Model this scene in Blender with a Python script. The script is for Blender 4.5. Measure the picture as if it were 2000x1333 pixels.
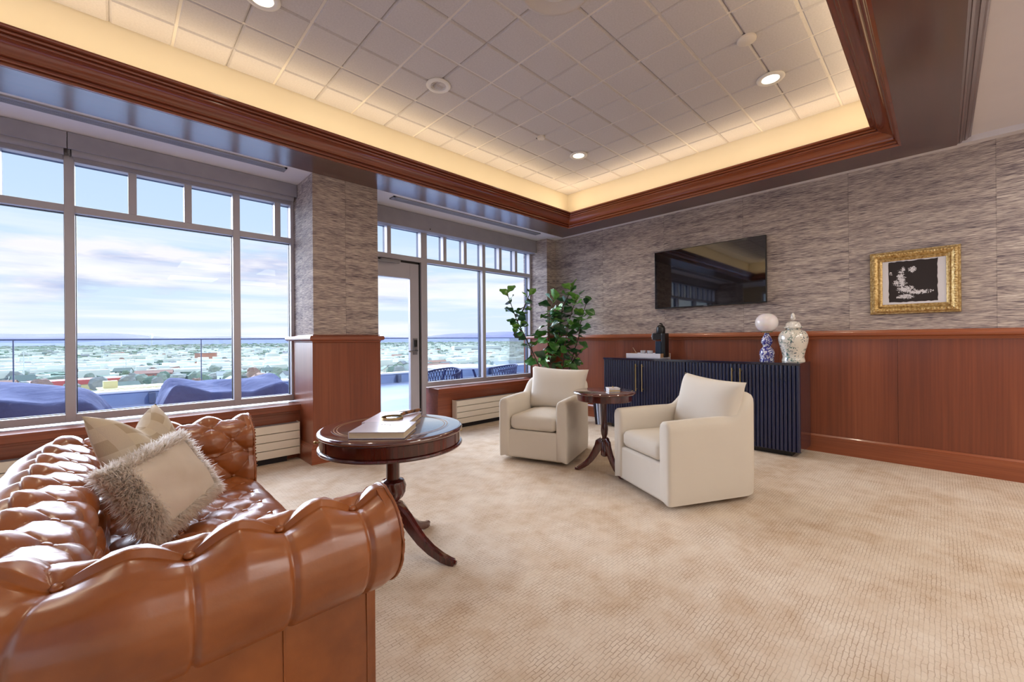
import bpy, math, random
import numpy as np
from mathutils import Vector, Matrix
random.seed(7)
np.random.seed(7)
sc = bpy.context.scene
for o in list(bpy.data.objects):
    bpy.data.objects.remove(o)
PI = math.pi

# ------------------------------------------------------------------ camera
YAW, ROLL, FPX, CYP, EYE = 0.804147, -0.0083116, 808.16, 663.68, 1.10
cd = bpy.data.cameras.new('camera')
cam = bpy.data.objects.new('camera', cd)
sc.collection.objects.link(cam)
cd.sensor_width = 36.0
cd.lens = FPX / 2000 * 36.0
cd.shift_y = -(666.5 - CYP) / 2000
cd.clip_start = 0.05
cd.clip_end = 20000
_F = Vector((math.cos(YAW), math.sin(YAW), 0))
_R0 = Vector((math.sin(YAW), -math.cos(YAW), 0))
_U0 = Vector((0, 0, 1))
_c, _s = math.cos(ROLL), math.sin(ROLL)
_R = _c * _R0 + _s * _U0
_U = -_s * _R0 + _c * _U0
mw = Matrix(((_R.x, _U.x, -_F.x, 0), (_R.y, _U.y, -_F.y, 0), (_R.z, _U.z, -_F.z, EYE), (0, 0, 0, 1)))
cam.matrix_world = mw
sc.camera = cam

# ------------------------------------------------------------------ view
sc.view_settings.view_transform = 'Standard'
sc.view_settings.look = 'None'
sc.view_settings.gamma = 1.0
sc.view_settings.use_curve_mapping = False
sc.view_settings.exposure = 0.12
sc.cycles.max_bounces = 8
sc.cycles.diffuse_bounces = 4
sc.cycles.glossy_bounces = 4
sc.cycles.transparent_max_bounces = 12
sc.cycles.caustics_reflective = False
sc.cycles.caustics_refractive = False
sc.cycles.sample_clamp_indirect = 6.0
sc.cycles.use_denoising = True

def srgb(r, g, b):
    def f(c):
        c /= 255.0
        return c / 12.92 if c <= 0.04045 else ((c + 0.055) / 1.055) ** 2.4
    return (f(r), f(g), f(b), 1.0)

# ------------------------------------------------------------------ world sky
SKY = 1.06
wd = bpy.data.worlds.new('sky')
sc.world = wd
wd.use_nodes = True
nt = wd.node_tree
N = nt.nodes
L = nt.links
N.clear()

def node(t, kind, **k):
    n = t.nodes.new(kind)
    for a, b in k.items():
        if a == 'ins':
            for i, v in b.items():
                n.inputs[i].default_value = v
        else:
            setattr(n, a, b)
    return n

def ramp(t, src, stops, interp='LINEAR'):
    n = t.nodes.new('ShaderNodeValToRGB')
    n.color_ramp.interpolation = interp
    e = n.color_ramp.elements
    while len(e) < len(stops):
        e.new(0.5)
    for el, (p, c) in zip(e, stops):
        el.position = p
        el.color = c if len(c) == 4 else (*c, 1)
    if src is not None:
        t.links.new(src, n.inputs[0])
    return n

def math_n(t, op, a, b=None, c=None, clamp=False):
    n = t.nodes.new('ShaderNodeMath')
    n.operation = op
    n.use_clamp = clamp
    for i, v in enumerate((a, b, c)):
        if v is None:
            continue
        if isinstance(v, (int, float)):
            n.inputs[i].default_value = v
        else:
            t.links.new(v, n.inputs[i])
    return n.outputs[0]

def mixc(t, fac, a, b, mode='MIX'):
    n = t.nodes.new('ShaderNodeMix')
    n.data_type = 'RGBA'
    n.blend_type = mode
    for s, v in ((0, fac), (6, a), (7, b)):
        if isinstance(v, (int, float)):
            n.inputs[s].default_value = v
        elif isinstance(v, tuple):
            n.inputs[s].default_value = v
        else:
            t.links.new(v, n.inputs[s])
    return n.outputs[2]

tc = node(nt, 'ShaderNodeTexCoord')
sep = node(nt, 'ShaderNodeSeparateXYZ')
L.new(tc.outputs['Generated'], sep.inputs[0])
zc = sep.outputs[2]
grad = ramp(nt, zc, [(0.0, srgb(220, 233, 247)), (0.10, srgb(208, 229, 247)), (0.25, srgb(196, 220, 247)),
                     (0.45, srgb(178, 206, 245)), (1.0, srgb(150, 184, 240))])
def cloud(offset, zs, scale, seed):
    mp = node(nt, 'ShaderNodeMapping')
    mp.inputs['Scale'].default_value = (1.0, 1.0, zs)
    mp.inputs['Location'].default_value = (seed, seed * .37, offset)
    L.new(tc.outputs['Generated'], mp.inputs[0])
    nz = node(nt, 'ShaderNodeTexNoise', ins={'Scale': scale, 'Detail': 7.0, 'Roughness': 0.55})
    L.new(mp.outputs[0], nz.inputs['Vector'])
    return nz.outputs[0]
c1 = cloud(0.0, 5.0, 3.2, 3.1)
c1b = cloud(0.14, 5.0, 3.2, 3.1)
band = ramp(nt, zc, [(0.0, (0.30, .30, .30)), (0.05, (0.45, .45, .45)), (0.14, (.62, .62, .62)), (0.24, (.34, .34, .34)), (0.5, (0.3, .3, .3))])
dens = math_n(nt, 'ADD', c1, math_n(nt, 'SUBTRACT', band.outputs[0], 0.5))
mask = ramp(nt, dens, [(0.50, (0, 0, 0)), (0.62, (1, 1, 1))]).outputs[0]
shade = math_n(nt, 'MULTIPLY', math_n(nt, 'SUBTRACT', c1b, c1), 6.0)
shade = math_n(nt, 'ADD', shade, 0.45, clamp=True)
ccol = mixc(nt, shade, srgb(242, 240, 247), srgb(178, 190, 226))
s1 = mixc(nt, mask, grad.outputs[0], ccol)
c2 = cloud(0.0, 16.0, 2.2, 8.3)
m2 = ramp(nt, c2, [(0.42, (0, 0, 0)), (0.58, (.85, .85, .85))]).outputs[0]
lowm = ramp(nt, zc, [(0.0, (1, 1, 1)), (0.14, (.8, .8, .8)), (0.24, (0, 0, 0))]).outputs[0]
s2 = mixc(nt, math_n(nt, 'MULTIPLY', m2, lowm), s1, srgb(246, 248, 254))
bg = node(nt, 'ShaderNodeBackground', ins={'Strength': SKY})
L.new(s2, bg.inputs[0])
out = node(nt, 'ShaderNodeOutputWorld')
L.new(bg.outputs[0], out.inputs[0])

# ------------------------------------------------------------------ sun, added fill lights and cove lights
def link(o):
    sc.collection.objects.link(o)
    return o

sd = bpy.data.lights.new('sun', 'SUN')
sd.energy = 1.5
sd.angle = 0.02
sd.color = (1.0, 0.95, 0.86)
sun = link(bpy.data.objects.new('sun', sd))
sun.rotation_euler = Vector((-0.35, 0.75, -0.62)).to_track_quat('-Z', 'Y').to_euler()

hz = bpy.data.lights.new('added_daylight_fill', 'SUN')      # added second sun, soft fill light through the windows
hz.energy = 12.0
hz.angle = math.radians(70)
hz.color = (0.78, 0.85, 1.0)
hzo = link(bpy.data.objects.new('added_daylight_fill', hz))
hzo.rotation_euler = Vector((0.10, -1.0, -0.50)).to_track_quat('-Z', 'Y').to_euler()

def area(name, loc, sx, sy, power, col, up=False):
    d = bpy.data.lights.new(name, 'AREA')
    d.shape = 'RECTANGLE'
    d.size, d.size_y = sx, sy
    d.energy = power
    d.color = col
    o = link(bpy.data.objects.new(name, d))
    o.location = loc
    if up:
        o.rotation_euler = (PI, 0, 0)
    return o
REAR = 18.0
for x in (1.4, 2.8, 4.2):
    for y in (-1.4, -3.6):
        area('added_fill_lamp', (x, y, 2.64), 0.9, 0.9, REAR, (1.0, 0.95, 0.90))  # added lamps, unseen behind the camera, to fill the room with light
COVE = 10.0
WARM = (1.0, 0.80, 0.52)
TX0, TX1, TY0, TY1 = -2.6, 4.50, 0.211, 3.54     # inner edge of the wooden soffit
area('cove_lamp', ((TX0 + TX1) / 2, TY1 - 0.12, 2.79), 6.8, 0.05, COVE * 1.3, WARM, True)
area('cove_lamp', ((TX0 + TX1) / 2, TY0 + 0.12, 2.79), 6.8, 0.05, COVE * 1.3, WARM, True)
area('cove_lamp', (TX1 - 0.12, (TY0 + TY1) / 2, 2.79), 0.05, 3.2, COVE * 0.62, WARM, True)
area('cove_lamp', (TX0 + 0.12, (TY0 + TY1) / 2, 2.79), 0.05, 3.2, COVE * 0.62, WARM, True)

# ------------------------------------------------------------------ helpers
class MB:
    def __init__(s):
        s.v, s.f = [], []
    def add(s, vs, fs):
        b = len(s.v)
        s.v += [tuple(map(float, p)) for p in vs]
        s.f += [tuple(i + b for i in f) for f in fs]
        return s
    def box(s, x0, y0, z0, x1, y1, z1):
        return s.add([(x0, y0, z0), (x1, y0, z0), (x1, y1, z0), (x0, y1, z0), (x0, y0, z1), (x1, y0, z1), (x1, y1, z1), (x0, y1, z1)],
                     [(0, 3, 2, 1), (4, 5, 6, 7), (0, 1, 5, 4), (1, 2, 6, 5), (2, 3, 7, 6), (3, 0, 4, 7)])
    def loft(s, rings, caps=True, closed=False, loop=True):
        n = len(rings[0])
        b = len(s.v)
        for r in rings:
            s.v += [tuple(map(float, p)) for p in r]
        m = len(rings)
        for i in range(m if closed else m - 1):
            a, c = b + i * n, b + ((i + 1) % m) * n
            for j in range(n if loop else n - 1):
                k = (j + 1) % n
                s.f.append((a + j, a + k, c + k, c + j))
        if caps and not closed and loop:
            s.f.append(tuple(b + j for j in range(n))[::-1])
            s.f.append(tuple(b + (m - 1) * n + j for j in range(n)))
        return s
    def lathe(s, prof, cx=0, cy=0, seg=32, twist=0, cap=True, lobes=0, amp=0, rng=None):
        rings = []
        for r, z in prof:
            ring = []
            for k in range(seg):
                a = 2 * PI * k / seg
                rr = r
                if lobes and rng and rng[0] < z < rng[1]:
                    t = math.sin(PI * (z - rng[0]) / (rng[1] - rng[0]))
                    rr = r * (1 + amp * min(1, 2 * t) * math.cos(lobes * a + twist * z))
                ring.append((cx + rr * math.cos(a), cy + rr * math.sin(a), z))
            rings.append(ring)
        return s.loft(rings, caps=cap)
    def tube(s, pts, r, seg=8, cap=True):
        pts = [Vector(p) for p in pts]
        rings = []
        up = Vector((0, 0, 1))
        for i, p in enumerate(pts):
            d = (pts[min(i + 1, len(pts) - 1)] - pts[max(i - 1, 0)]).normalized()
            u = up - d * up.dot(d)
            if u.length < 0.15:
                u = Vector((1, 0, 0)) - d * d.x
            u.normalize()
            w = d.cross(u)
            rr = r[i] if isinstance(r, (list, tuple)) else r
            rings.append([p + rr * (math.cos(2 * PI * k / seg) * u + math.sin(2 * PI * k / seg) * w) for k in range(seg)])
        return s.loft(rings, caps=cap)
    def ell(s, c, rx, ry, rz, seg=12, rg=8):
        prof = []
        rings = []
        for i in range(1, rg):
            t = PI * i / rg
            rings.append([(c[0] + rx * math.sin(t) * math.cos(2 * PI * k / seg), c[1] + ry * math.sin(t) * math.sin(2 * PI * k / seg),
                           c[2] - rz * math.cos(t)) for k in range(seg)])
        return s.loft(rings)
    def mesh(s, name):
        me = bpy.data.meshes.new(name)
        me.from_pydata(s.v, [], s.f)
        me.update()
        return me
    def build(s, name, mat, parent=None, smooth=None, bevel=0, loc=None, seg=2):
        return mk(name, s.mesh(name), mat, parent, smooth, bevel, loc, seg)

def mk(name, me, mat, parent=None, smooth=None, bevel=0, loc=None, seg=2):
    o = bpy.data.objects.new(name, me)
    if mat is not None and not me.materials:
        me.materials.append(mat)
    if smooth is not None:
        me.polygons.foreach_set('use_smooth', [True] * len(me.polygons))
        if smooth < 180:
            me.set_sharp_from_angle(angle=math.radians(smooth))
    if bevel:
        m = o.modifiers.new('bevel', 'BEVEL')
        m.width = bevel
        m.segments = seg
        m.limit_method = 'ANGLE'
        m.angle_limit = math.radians(40)
    link(o)
    if parent is not None:
        o.parent = parent
    if loc is not None:
        o.location = loc
    return o

def thing(name, label, cat, loc=(0, 0, 0), rz=0.0, group=None):
    o = link(bpy.data.objects.new(name, None))
    o.empty_display_size = 0.1
    o.location = loc
    o.rotation_euler = (0, 0, rz)
    return tag(o, label, cat, group)

def tag(o, label, cat, group=None):
    o['label'] = label
    o['category'] = cat
    if group:
        o['group'] = group
    return o

def struct(o, label=None):
    o['kind'] = 'structure'
    if label:
        o['label'] = label
    return o

def snode(name):
    o = link(bpy.data.objects.new(name, None))
    o.empty_display_size = 0.1
    o['kind'] = 'structure'
    return o

def grid_mesh(name, P, closed_u=False):
    """P: array (nu, nv, 3)"""
    nu, nv = P.shape[:2]
    idx = np.arange(nu * nv).reshape(nu, nv)
    if closed_u:
        idx = np.vstack([idx, idx[:1]])
    a = idx[:-1, :-1].ravel(); b = idx[1:, :-1].ravel(); c = idx[1:, 1:].ravel(); d = idx[:-1, 1:].ravel()
    f = np.stack([a, b, c, d], 1)
    me = bpy.data.meshes.new(name)
    me.vertices.add(nu * nv)
    me.vertices.foreach_set('co', P.reshape(-1).astype(np.float32))
    me.loops.add(f.size)
    me.loops.foreach_set('vertex_index', f.ravel().astype(np.int32))
    me.polygons.add(len(f))
    me.polygons.foreach_set('loop_start', (np.arange(len(f)) * 4).astype(np.int32))
    me.update(calc_edges=True)
    return me

# ------------------------------------------------------------------ materials
def base_mat(name, col, rough=0.5, metal=0.0, spec=0.5, coat=0.0):
    m = bpy.data.materials.new(name)
    m.use_nodes = True
    b = m.node_tree.nodes['Principled BSDF']
    b.inputs['Base Color'].default_value = col
    b.inputs['Roughness'].default_value = rough
    b.inputs['Metallic'].default_value = metal
    b.inputs['Specular IOR Level'].default_value = spec
    b.inputs['Coat Weight'].default_value = coat
    b.inputs['Coat Roughness'].default_value = 0.08
    return m

def coords(t, scale=(1, 1, 1), loc=(0, 0, 0), kind='Object', rot=(0, 0, 0)):
    tcn = node(t, 'ShaderNodeTexCoord')
    mp = node(t, 'ShaderNodeMapping')
    mp.inputs['Scale'].default_value = scale
    mp.inputs['Location'].default_value = loc
    mp.inputs['Rotation'].default_value = rot
    t.links.new(tcn.outputs[kind], mp.inputs[0])
    return mp.outputs[0]

def noise(t, vec, scale=1.0, detail=4.0, rough=0.55, dist=0.0):
    n = node(t, 'ShaderNodeTexNoise', ins={'Scale': scale, 'Detail': detail, 'Roughness': rough, 'Distortion': dist})
    t.links.new(vec, n.inputs['Vector'])
    return n.outputs[0]

def bump(t, h, strength, dist, bs):
    n = node(t, 'ShaderNodeBump', ins={'Strength': strength, 'Distance': dist})
    t.links.new(h, n.inputs['Height'])
    t.links.new(n.outputs[0], bs.inputs['Normal'])

def noisy(name, cols, scale, rough=0.5, metal=0, spec=0.5, coat=0, bmp=0, bscale=None, pos=(0.3, 0.7), detail=4, vscale=(1, 1, 1), bdist=0.003):
    m = base_mat(name, cols[0], rough, metal, spec, coat)
    t = m.node_tree
    b = t.nodes['Principled BSDF']
    v = coords(t, vscale)
    n = noise(t, v, scale, detail)
    k = len(cols)
    st = [(pos[0] + (pos[1] - pos[0]) * i / max(1, k - 1), c) for i, c in enumerate(cols)]
    t.links.new(ramp(t, n, st).outputs[0], b.inputs['Base Color'])
    if bmp:
        nb = noise(t, v, bscale or scale, 3)
        bump(t, nb, bmp, bdist, b)
    return m

def wood(name, dark, mid, light, axis, rough=0.28, coat=0.35, strips=0.0, fine=60, spec=.5):
    """straight-grained varnished wood; axis = grain direction"""
    m = base_mat(name, mid, rough, 0, spec, coat)
    t = m.node_tree
    b = t.nodes['Principled BSDF']
    s = [fine, fine, fine]
    s['xyz'.index(axis)] = 1.2
    v = coords(t, tuple(s))
    n1 = noise(t, v, 1.0, 5, .6)
    s2 = [4.0, 4.0, 4.0]
    s2['xyz'.index(axis)] = 0.35
    n2 = noise(t, coords(t, tuple(s2)), 1.0, 3, .5)
    mixv = math_n(t, 'ADD', math_n(t, 'MULTIPLY', n1, .5), math_n(t, 'MULTIPLY', n2, .5))
    if strips:
        sp = node(t, 'ShaderNodeSeparateXYZ')
        t.links.new(coords(t), sp.inputs[0])
        q = math_n(t, 'ADD', sp.outputs[0], sp.outputs[1])
        q = math_n(t, 'FLOOR', math_n(t, 'DIVIDE', q, strips))
        wn = node(t, 'ShaderNodeTexWhiteNoise', noise_dimensions='1D')
        t.links.new(q, wn.inputs['W'])
        mixv = math_n(t, 'ADD', mixv, math_n(t, 'MULTIPLY', math_n(t, 'SUBTRACT', wn.outputs[0], .5), .12))
    r = ramp(t, mixv, [(0.33, dark), (0.5, mid), (0.68, light)])
    t.links.new(r.outputs[0], b.inputs['Base Color'])
    return m

CH_D, CH_M, CH_L = srgb(112, 54, 32), srgb(130, 66, 39), srgb(148, 80, 49)
M_WAIN = wood('cherry_panel', CH_D, CH_M, CH_L, 'z', rough=.33, coat=.15, strips=.21)
M_TRIMY = wood('cherry_trim_y', srgb(126, 64, 36), srgb(152, 82, 50), srgb(174, 102, 64), 'y', rough=.3, coat=.25)
M_TRIMX = wood('cherry_trim_x', srgb(114, 56, 34), srgb(138, 72, 46), srgb(160, 90, 58), 'x', rough=.3, coat=.25)
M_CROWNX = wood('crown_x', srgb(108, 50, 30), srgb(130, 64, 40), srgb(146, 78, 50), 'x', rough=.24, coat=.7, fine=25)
M_CROWNY_LIT = wood('crown_y_lit', srgb(138, 70, 38), srgb(160, 86, 50), srgb(176, 102, 62), 'y', rough=.24, coat=.7, fine=25)  # lighter than the other crown wood: warm light on this side put into the colour
M_SOFF = wood('soffit_gloss', srgb(62, 18, 10), srgb(74, 24, 14), srgb(84, 30, 18), 'x', rough=.12, coat=1.0, fine=20)
_b = M_SOFF.node_tree.nodes['Principled BSDF']
_b.inputs['Coat Roughness'].default_value = 0.20
_b.inputs['Coat IOR'].default_value = 2.3
_b.inputs['Roughness'].default_value = 0.3
M_MAHO = wood('mahogany', srgb(46, 12, 10), srgb(74, 22, 18), srgb(98, 34, 26), 'z', rough=.2, coat=.8, fine=40)
M_MAHOH = wood('mahogany_top', srgb(62, 18, 14), srgb(90, 30, 24), srgb(112, 44, 32), 'x', rough=.12, coat=1.0, fine=40)
M_MAHOH.node_tree.nodes['Principled BSDF'].inputs['Coat IOR'].default_value = 2.0
M_PLASTER = noisy('plaster', [srgb(226, 222, 226), srgb(232, 228, 231)], 2.0, .6, bmp=.05, bscale=60)
M_CREAM = noisy('cream_plaster', [srgb(226, 214, 190), srgb(232, 221, 198)], 1.5, .7)
M_ALU = noisy('anodised_aluminium', [srgb(184, 182, 192), srgb(192, 189, 198)], 3.0, .42, .15, vscale=(1, 1, 1))
M_SHADE = noisy('shade_fabric_grey', [srgb(150, 148, 158), srgb(160, 157, 166)], 6, .7)
M_VENT = base_mat('vent_grey', srgb(150, 150, 156), .5, .2)
M_BLACK = base_mat('black_plastic', srgb(16, 16, 18), .35)
M_DARKGAP = base_mat('dark_gap', srgb(30, 24, 26), .8)
M_WHITE = base_mat('white_metal', srgb(226, 222, 216), .4)
M_RAD = noisy('radiator_enamel', [srgb(228, 216, 198), srgb(232, 222, 206)], 2, .4)
M_BRASS = base_mat('brass', srgb(186, 160, 108), .34, 1.0)
M_CHROME = base_mat('satin_chrome', srgb(150, 150, 155), .3, 1.0)

def grasscloth():
    m = base_mat('grasscloth', srgb(150, 130, 120), .75, 0, .25)
    t = m.node_tree
    b = t.nodes['Principled BSDF']
    sp = node(t, 'ShaderNodeSeparateXYZ')
    t.links.new(coords(t), sp.inputs[0])
    h = math_n(t, 'ADD', sp.outputs[0], sp.outputs[1])
    pan = math_n(t, 'FLOOR', math_n(t, 'DIVIDE', math_n(t, 'ADD', h, 4.29), .889))
    cb = node(t, 'ShaderNodeCombineXYZ')
    t.links.new(math_n(t, 'MULTIPLY', math_n(t, 'ADD', h, math_n(t, 'MULTIPLY', pan, 7.3)), 9.0), cb.inputs[0])
    t.links.new(math_n(t, 'MULTIPLY', sp.outputs[2], 210.0), cb.inputs[1])
    t.links.new(math_n(t, 'MULTIPLY', pan, 3.7), cb.inputs[2])
    n1 = noise(t, cb.outputs[0], 1.0, 4, .65, .0)
    cb2 = node(t, 'ShaderNodeCombineXYZ')
    t.links.new(math_n(t, 'MULTIPLY', math_n(t, 'ADD', h, math_n(t, 'MULTIPLY', pan, 5.1)), 1.6), cb2.inputs[0])
    t.links.new(math_n(t, 'MULTIPLY', sp.outputs[2], 16.0), cb2.inputs[1])
    n2 = noise(t, cb2.outputs[0], 1.0, 3, .5)
    cb3 = node(t, 'ShaderNodeCombineXYZ')
    t.links.new(math_n(t, 'MULTIPLY', h, 16.0), cb3.inputs[0])
    t.links.new(math_n(t, 'MULTIPLY', sp.outputs[2], 300.0), cb3.inputs[1])
    n3 = noise(t, cb3.outputs[0], 1.0, 2, .5)
    v = math_n(t, 'ADD', math_n(t, 'MULTIPLY', n1, .50), math_n(t, 'MULTIPLY', n2, .18))
    v = math_n(t, 'ADD', v, math_n(t, 'MULTIPLY', n3, .32))
    r = ramp(t, v, [(0.38, srgb(78, 70, 80)), (0.45, srgb(132, 119, 121)), (0.5, srgb(174, 159, 152)), (0.55, srgb(196, 181, 170)), (0.62, srgb(228, 218, 208))])
    wn = node(t, 'ShaderNodeTexWhiteNoise', noise_dimensions='1D')
    t.links.new(pan, wn.inputs['W'])
    fr = math_n(t, 'FRACT', math_n(t, 'DIVIDE', math_n(t, 'ADD', h, 4.29), .889))
    seam = math_n(t, 'LESS_THAN', fr, .006)
    tone = math_n(t, 'ADD', .92, math_n(t, 'MULTIPLY', wn.outputs[0], .12))
    tone = math_n(t, 'SUBTRACT', tone, math_n(t, 'MULTIPLY', seam, .22))
    cc = node(t, 'ShaderNodeCombineColor')
    for i in range(3):
        t.links.new(tone, cc.inputs[i])
    t.links.new(mixc(t, 1.0, r.outputs[0], cc.outputs[0], 'MULTIPLY'), b.inputs['Base Color'])
    bump(t, v, .25, .004, b)
    return m
M_GRASS = grasscloth()

def carpet():
    m = base_mat('cut_loop_carpet', srgb(205, 184, 158), .95, 0, .1)
    t = m.node_tree
    b = t.nodes['Principled BSDF']
    v = coords(t)
    big = noise(t, v, 2.6, 4, .6, .3)
    mid = noise(t, v, 9.0, 3, .6)
    fine = noise(t, v, 420.0, 2, .6)
    warp = node(t, 'ShaderNodeMix', data_type='VECTOR')
    warp.inputs[0].default_value = 0.012
    nz = node(t, 'ShaderNodeTexNoise', ins={'Scale': 30.0, 'Detail': 2.0})
    t.links.new(v, nz.inputs['Vector'])
    t.links.new(v, warp.inputs[4])
    t.links.new(nz.outputs['Color'], warp.inputs[5])
    br = node(t, 'ShaderNodeTexBrick', offset=0.5)
    for k, q in (('Scale', 1.0), ('Mortar Size', .0022), ('Mortar Smooth', .9), ('Brick Width', .046), ('Row Height', .0145), ('Bias', 0.0)):
        br.inputs[k].default_value = q
    br.inputs['Color1'].default_value = (1, 1, 1, 1)
    br.inputs['Color2'].default_value = (.82, .82, .82, 1)
    br.inputs['Mortar'].default_value = (0, 0, 0, 1)
    t.links.new(warp.outputs[1], br.inputs['Vector'])
    s = math_n(t, 'ADD', math_n(t, 'MULTIPLY', big, .6), math_n(t, 'MULTIPLY', mid, .4))
    col = ramp(t, s, [(0.36, srgb(200, 176, 150)), (0.47, srgb(214, 195, 173)), (0.6, srgb(224, 209, 190))]).outputs[0]
    vis = ramp(t, noise(t, v, 7.0, 3, .6), [(.38, (0, 0, 0)), (.62, (1, 1, 1))]).outputs[0]
    dark = mixc(t, math_n(t, 'MULTIPLY', math_n(t, 'SUBTRACT', 1.0, br.outputs[0]), math_n(t, 'ADD', .16, math_n(t, 'MULTIPLY', vis, .46))), col, srgb(140, 108, 80))
    dark = mixc(t, math_n(t, 'MULTIPLY', math_n(t, 'SUBTRACT', fine, .3), .35), dark, srgb(170, 145, 118))
    t.links.new(dark, b.inputs['Base Color'])
    hh = math_n(t, 'ADD', br.outputs[0], math_n(t, 'MULTIPLY', fine, .8))
    bump(t, hh, .35, .003, b)
    return m
M_CARPET = carpet()

def glass_mat(name='window_glass', tint=(0.97, 0.985, 1.0, 1), refl=.7):
    m = bpy.data.materials.new(name)
    m.use_nodes = True
    t = m.node_tree
    t.nodes.clear()
    tr = node(t, 'ShaderNodeBsdfTransparent')
    tr.inputs[0].default_value = tint
    gl = node(t, 'ShaderNodeBsdfGlossy', ins={'Roughness': 0.0})
    fr = node(t, 'ShaderNodeFresnel', ins={'IOR': 1.45})
    mx = node(t, 'ShaderNodeMixShader')
    t.links.new(math_n(t, 'MULTIPLY', fr.outputs[0], refl), mx.inputs[0])
    t.links.new(tr.outputs[0], mx.inputs[1])
    t.links.new(gl.outputs[0], mx.inputs[2])
    o = node(t, 'ShaderNodeOutputMaterial')
    t.links.new(mx.outputs[0], o.inputs[0])
    return m
M_GLASS = glass_mat()
M_RAILGLASS = glass_mat('rail_glass', (0.9, 0.97, 0.96, 1), .8)

def emit(name, col, s):
    m = bpy.data.materials.new(name)
    m.use_nodes = True
    t = m.node_tree
    t.nodes.clear()
    e = node(t, 'ShaderNodeEmission', ins={'Strength': s})
    e.inputs[0].default_value = col
    o = node(t, 'ShaderNodeOutputMaterial')
    t.links.new(e.outputs[0], o.inputs[0])
    return m
M_LENS = emit('lamp_lens', srgb(255, 240, 215), 6.0)

# ------------------------------------------------------------------ room shell
X0 = 4.90
ZC = 2.615
fl = struct(MB().box(-4.2, -5.2, -.1, 5.0, 4.56, 0.0).build('floor', M_CARPET), 'beige patterned wall-to-wall carpet')
w = struct(MB().box(X0, -5.2, -.1, X0 + .2, 4.6, 3.3).build('wall_right', M_GRASS), 'striated grey-brown grasscloth wall with wood wainscot')
struct(MB().box(-4.2, -5.2, -.1, 5.0, -5.0, 3.3).build('wall_front', M_CREAM))
wl = snode('wall_left')
wlm = MB().box(-4.4, -5.2, -.1, -4.2, 4.6, .5).box(-4.4, -5.2, 2.45, -4.2, 4.6, 3.3)
for a, b in ((-5.2, -4.6), (-.5, -.1), (3.7, 4.6)):
    wlm.box(-4.4, a, .5, -4.2, b, 2.45)
wlm.build('wall_face', M_CREAM, wl)

# ceiling: plaster parts around the tray
cl = snode('ceiling')
cb = MB()
cb.box(4.82, -5.1, ZC, X0, 4.6, 3.3)
cb.box(-4.2, 3.90, ZC, 4.82, 4.6, 3.3)
cb.box(-4.2, -.168, ZC, -2.9, 3.90, 3.3)
cb.box(-4.2, -5.1, 2.66, 4.82, -.168, 3.3)
cb.build('plaster_ceiling', M_PLASTER, cl)
tw = MB()
e = .045
tw.box(TX0 - .3, TY1 + e, 2.72, TX1 + .3, TY1 + .34, 3.2)
tw.box(TX0 - .3, TY0 - .34, 2.72, TX1 + .3, TY0 - e, 3.2)
tw.box(TX1 + e, TY0 - .3, 2.72, TX1 + .3, TY1 + .3, 3.2)
tw.box(TX0 - .3, TY0 - .3, 2.72, TX0 - e, TY1 + .3, 3.2)
tw.build('tray_wall', M_CREAM, cl)
MB().box(-4.2, -5.2, 3.14, 5.1, 4.9, 3.34).build('roof_slab', M_PLASTER, cl)
# wooden soffit beams
so = snode('trim_1')
so['label'] = 'glossy dark cherry soffit boards around the ceiling tray'
ZS = ZC - .004
MB().box(TX0 - .3, TY1, ZS, 4.82, 3.90, ZC + .06).build('soffit_board', M_SOFF, so)
MB().box(TX0 - .3, -.085, ZS, 4.82, TY0, ZC + .04).build('soffit_board', M_SOFF, so)
MB().box(TX1, TY0, ZS, 4.82, TY1, ZC + .06).build('soffit_board', M_SOFF, so)
MB().box(TX0 - .3, TY0, ZS, TX0, TY1, ZC + .06).build('soffit_board', M_SOFF, so)
# outer step moulding on the near beam
prof = [(-.085, ZS), (-.093, ZS), (-.095, 2.618), (-.104, 2.622), (-.108, 2.619), (-.118, 2.624), (-.122, 2.634), (-.132, 2.636), (-.136, 2.632),
        (-.148, 2.638), (-.152, 2.648), (-.160, 2.65), (-.168, 2.655), (-.168, 2.69), (-.085, 2.69)]
m_ = MB()
m_.loft([[(x, y, z) for y, z in prof] for x in (TX0 - .3, 4.82)])
m_.build('outer_moulding', M_SOFF, so)
# crown moulding: mitred sweep, (projection, height)
cp = [(0, 0), (.016, 0), (.020, .004), (.021, .012), (.012, .016), (.012, .020), (.026, .022), (.031, .027), (.031, .036), (.022, .040), (.022, .044), (.040, .046)]
for i in range(9):
    a = PI / 2 * i / 8
    cp.append((.044 + .066 * (1 - math.cos(a)), .048 + .052 * math.sin(a)))
cp += [(.110, .106), (.124, .107), (.129, .111), (.129, .117), (.118, .120), (.118, .123), (.140, .125), (.146, .129), (.146, .135), (.136, .137), (.136, .140), (.168, .141), (.174, .145), (.174, .154), (-.044, .154), (-.044, 0.0)]
corner = [(TX0, TY0, 1, 1), (TX1, TY0, -1, 1), (TX1, TY1, -1, -1), (TX0, TY1, 1, -1)]
mold = snode('trim_2')
mold['label'] = 'stepped cherry crown moulding around the lit ceiling tray'
sides = [(0, 1), (1, 2), (2, 3), (3, 0)]
for a, b in sides:
    rings = []
    for cn in (a, b):
        x, y, sx, sy = corner[cn]
        rings.append([(x + sx * p, y + sy * p, ZS + .001 + h) for p, h in cp])
    MB().loft(rings).build('crown_length', M_CROWNX if a in (0, 2) else M_CROWNY_LIT, mold, smooth=25)
for o in list(mold.children):
    pass

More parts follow.
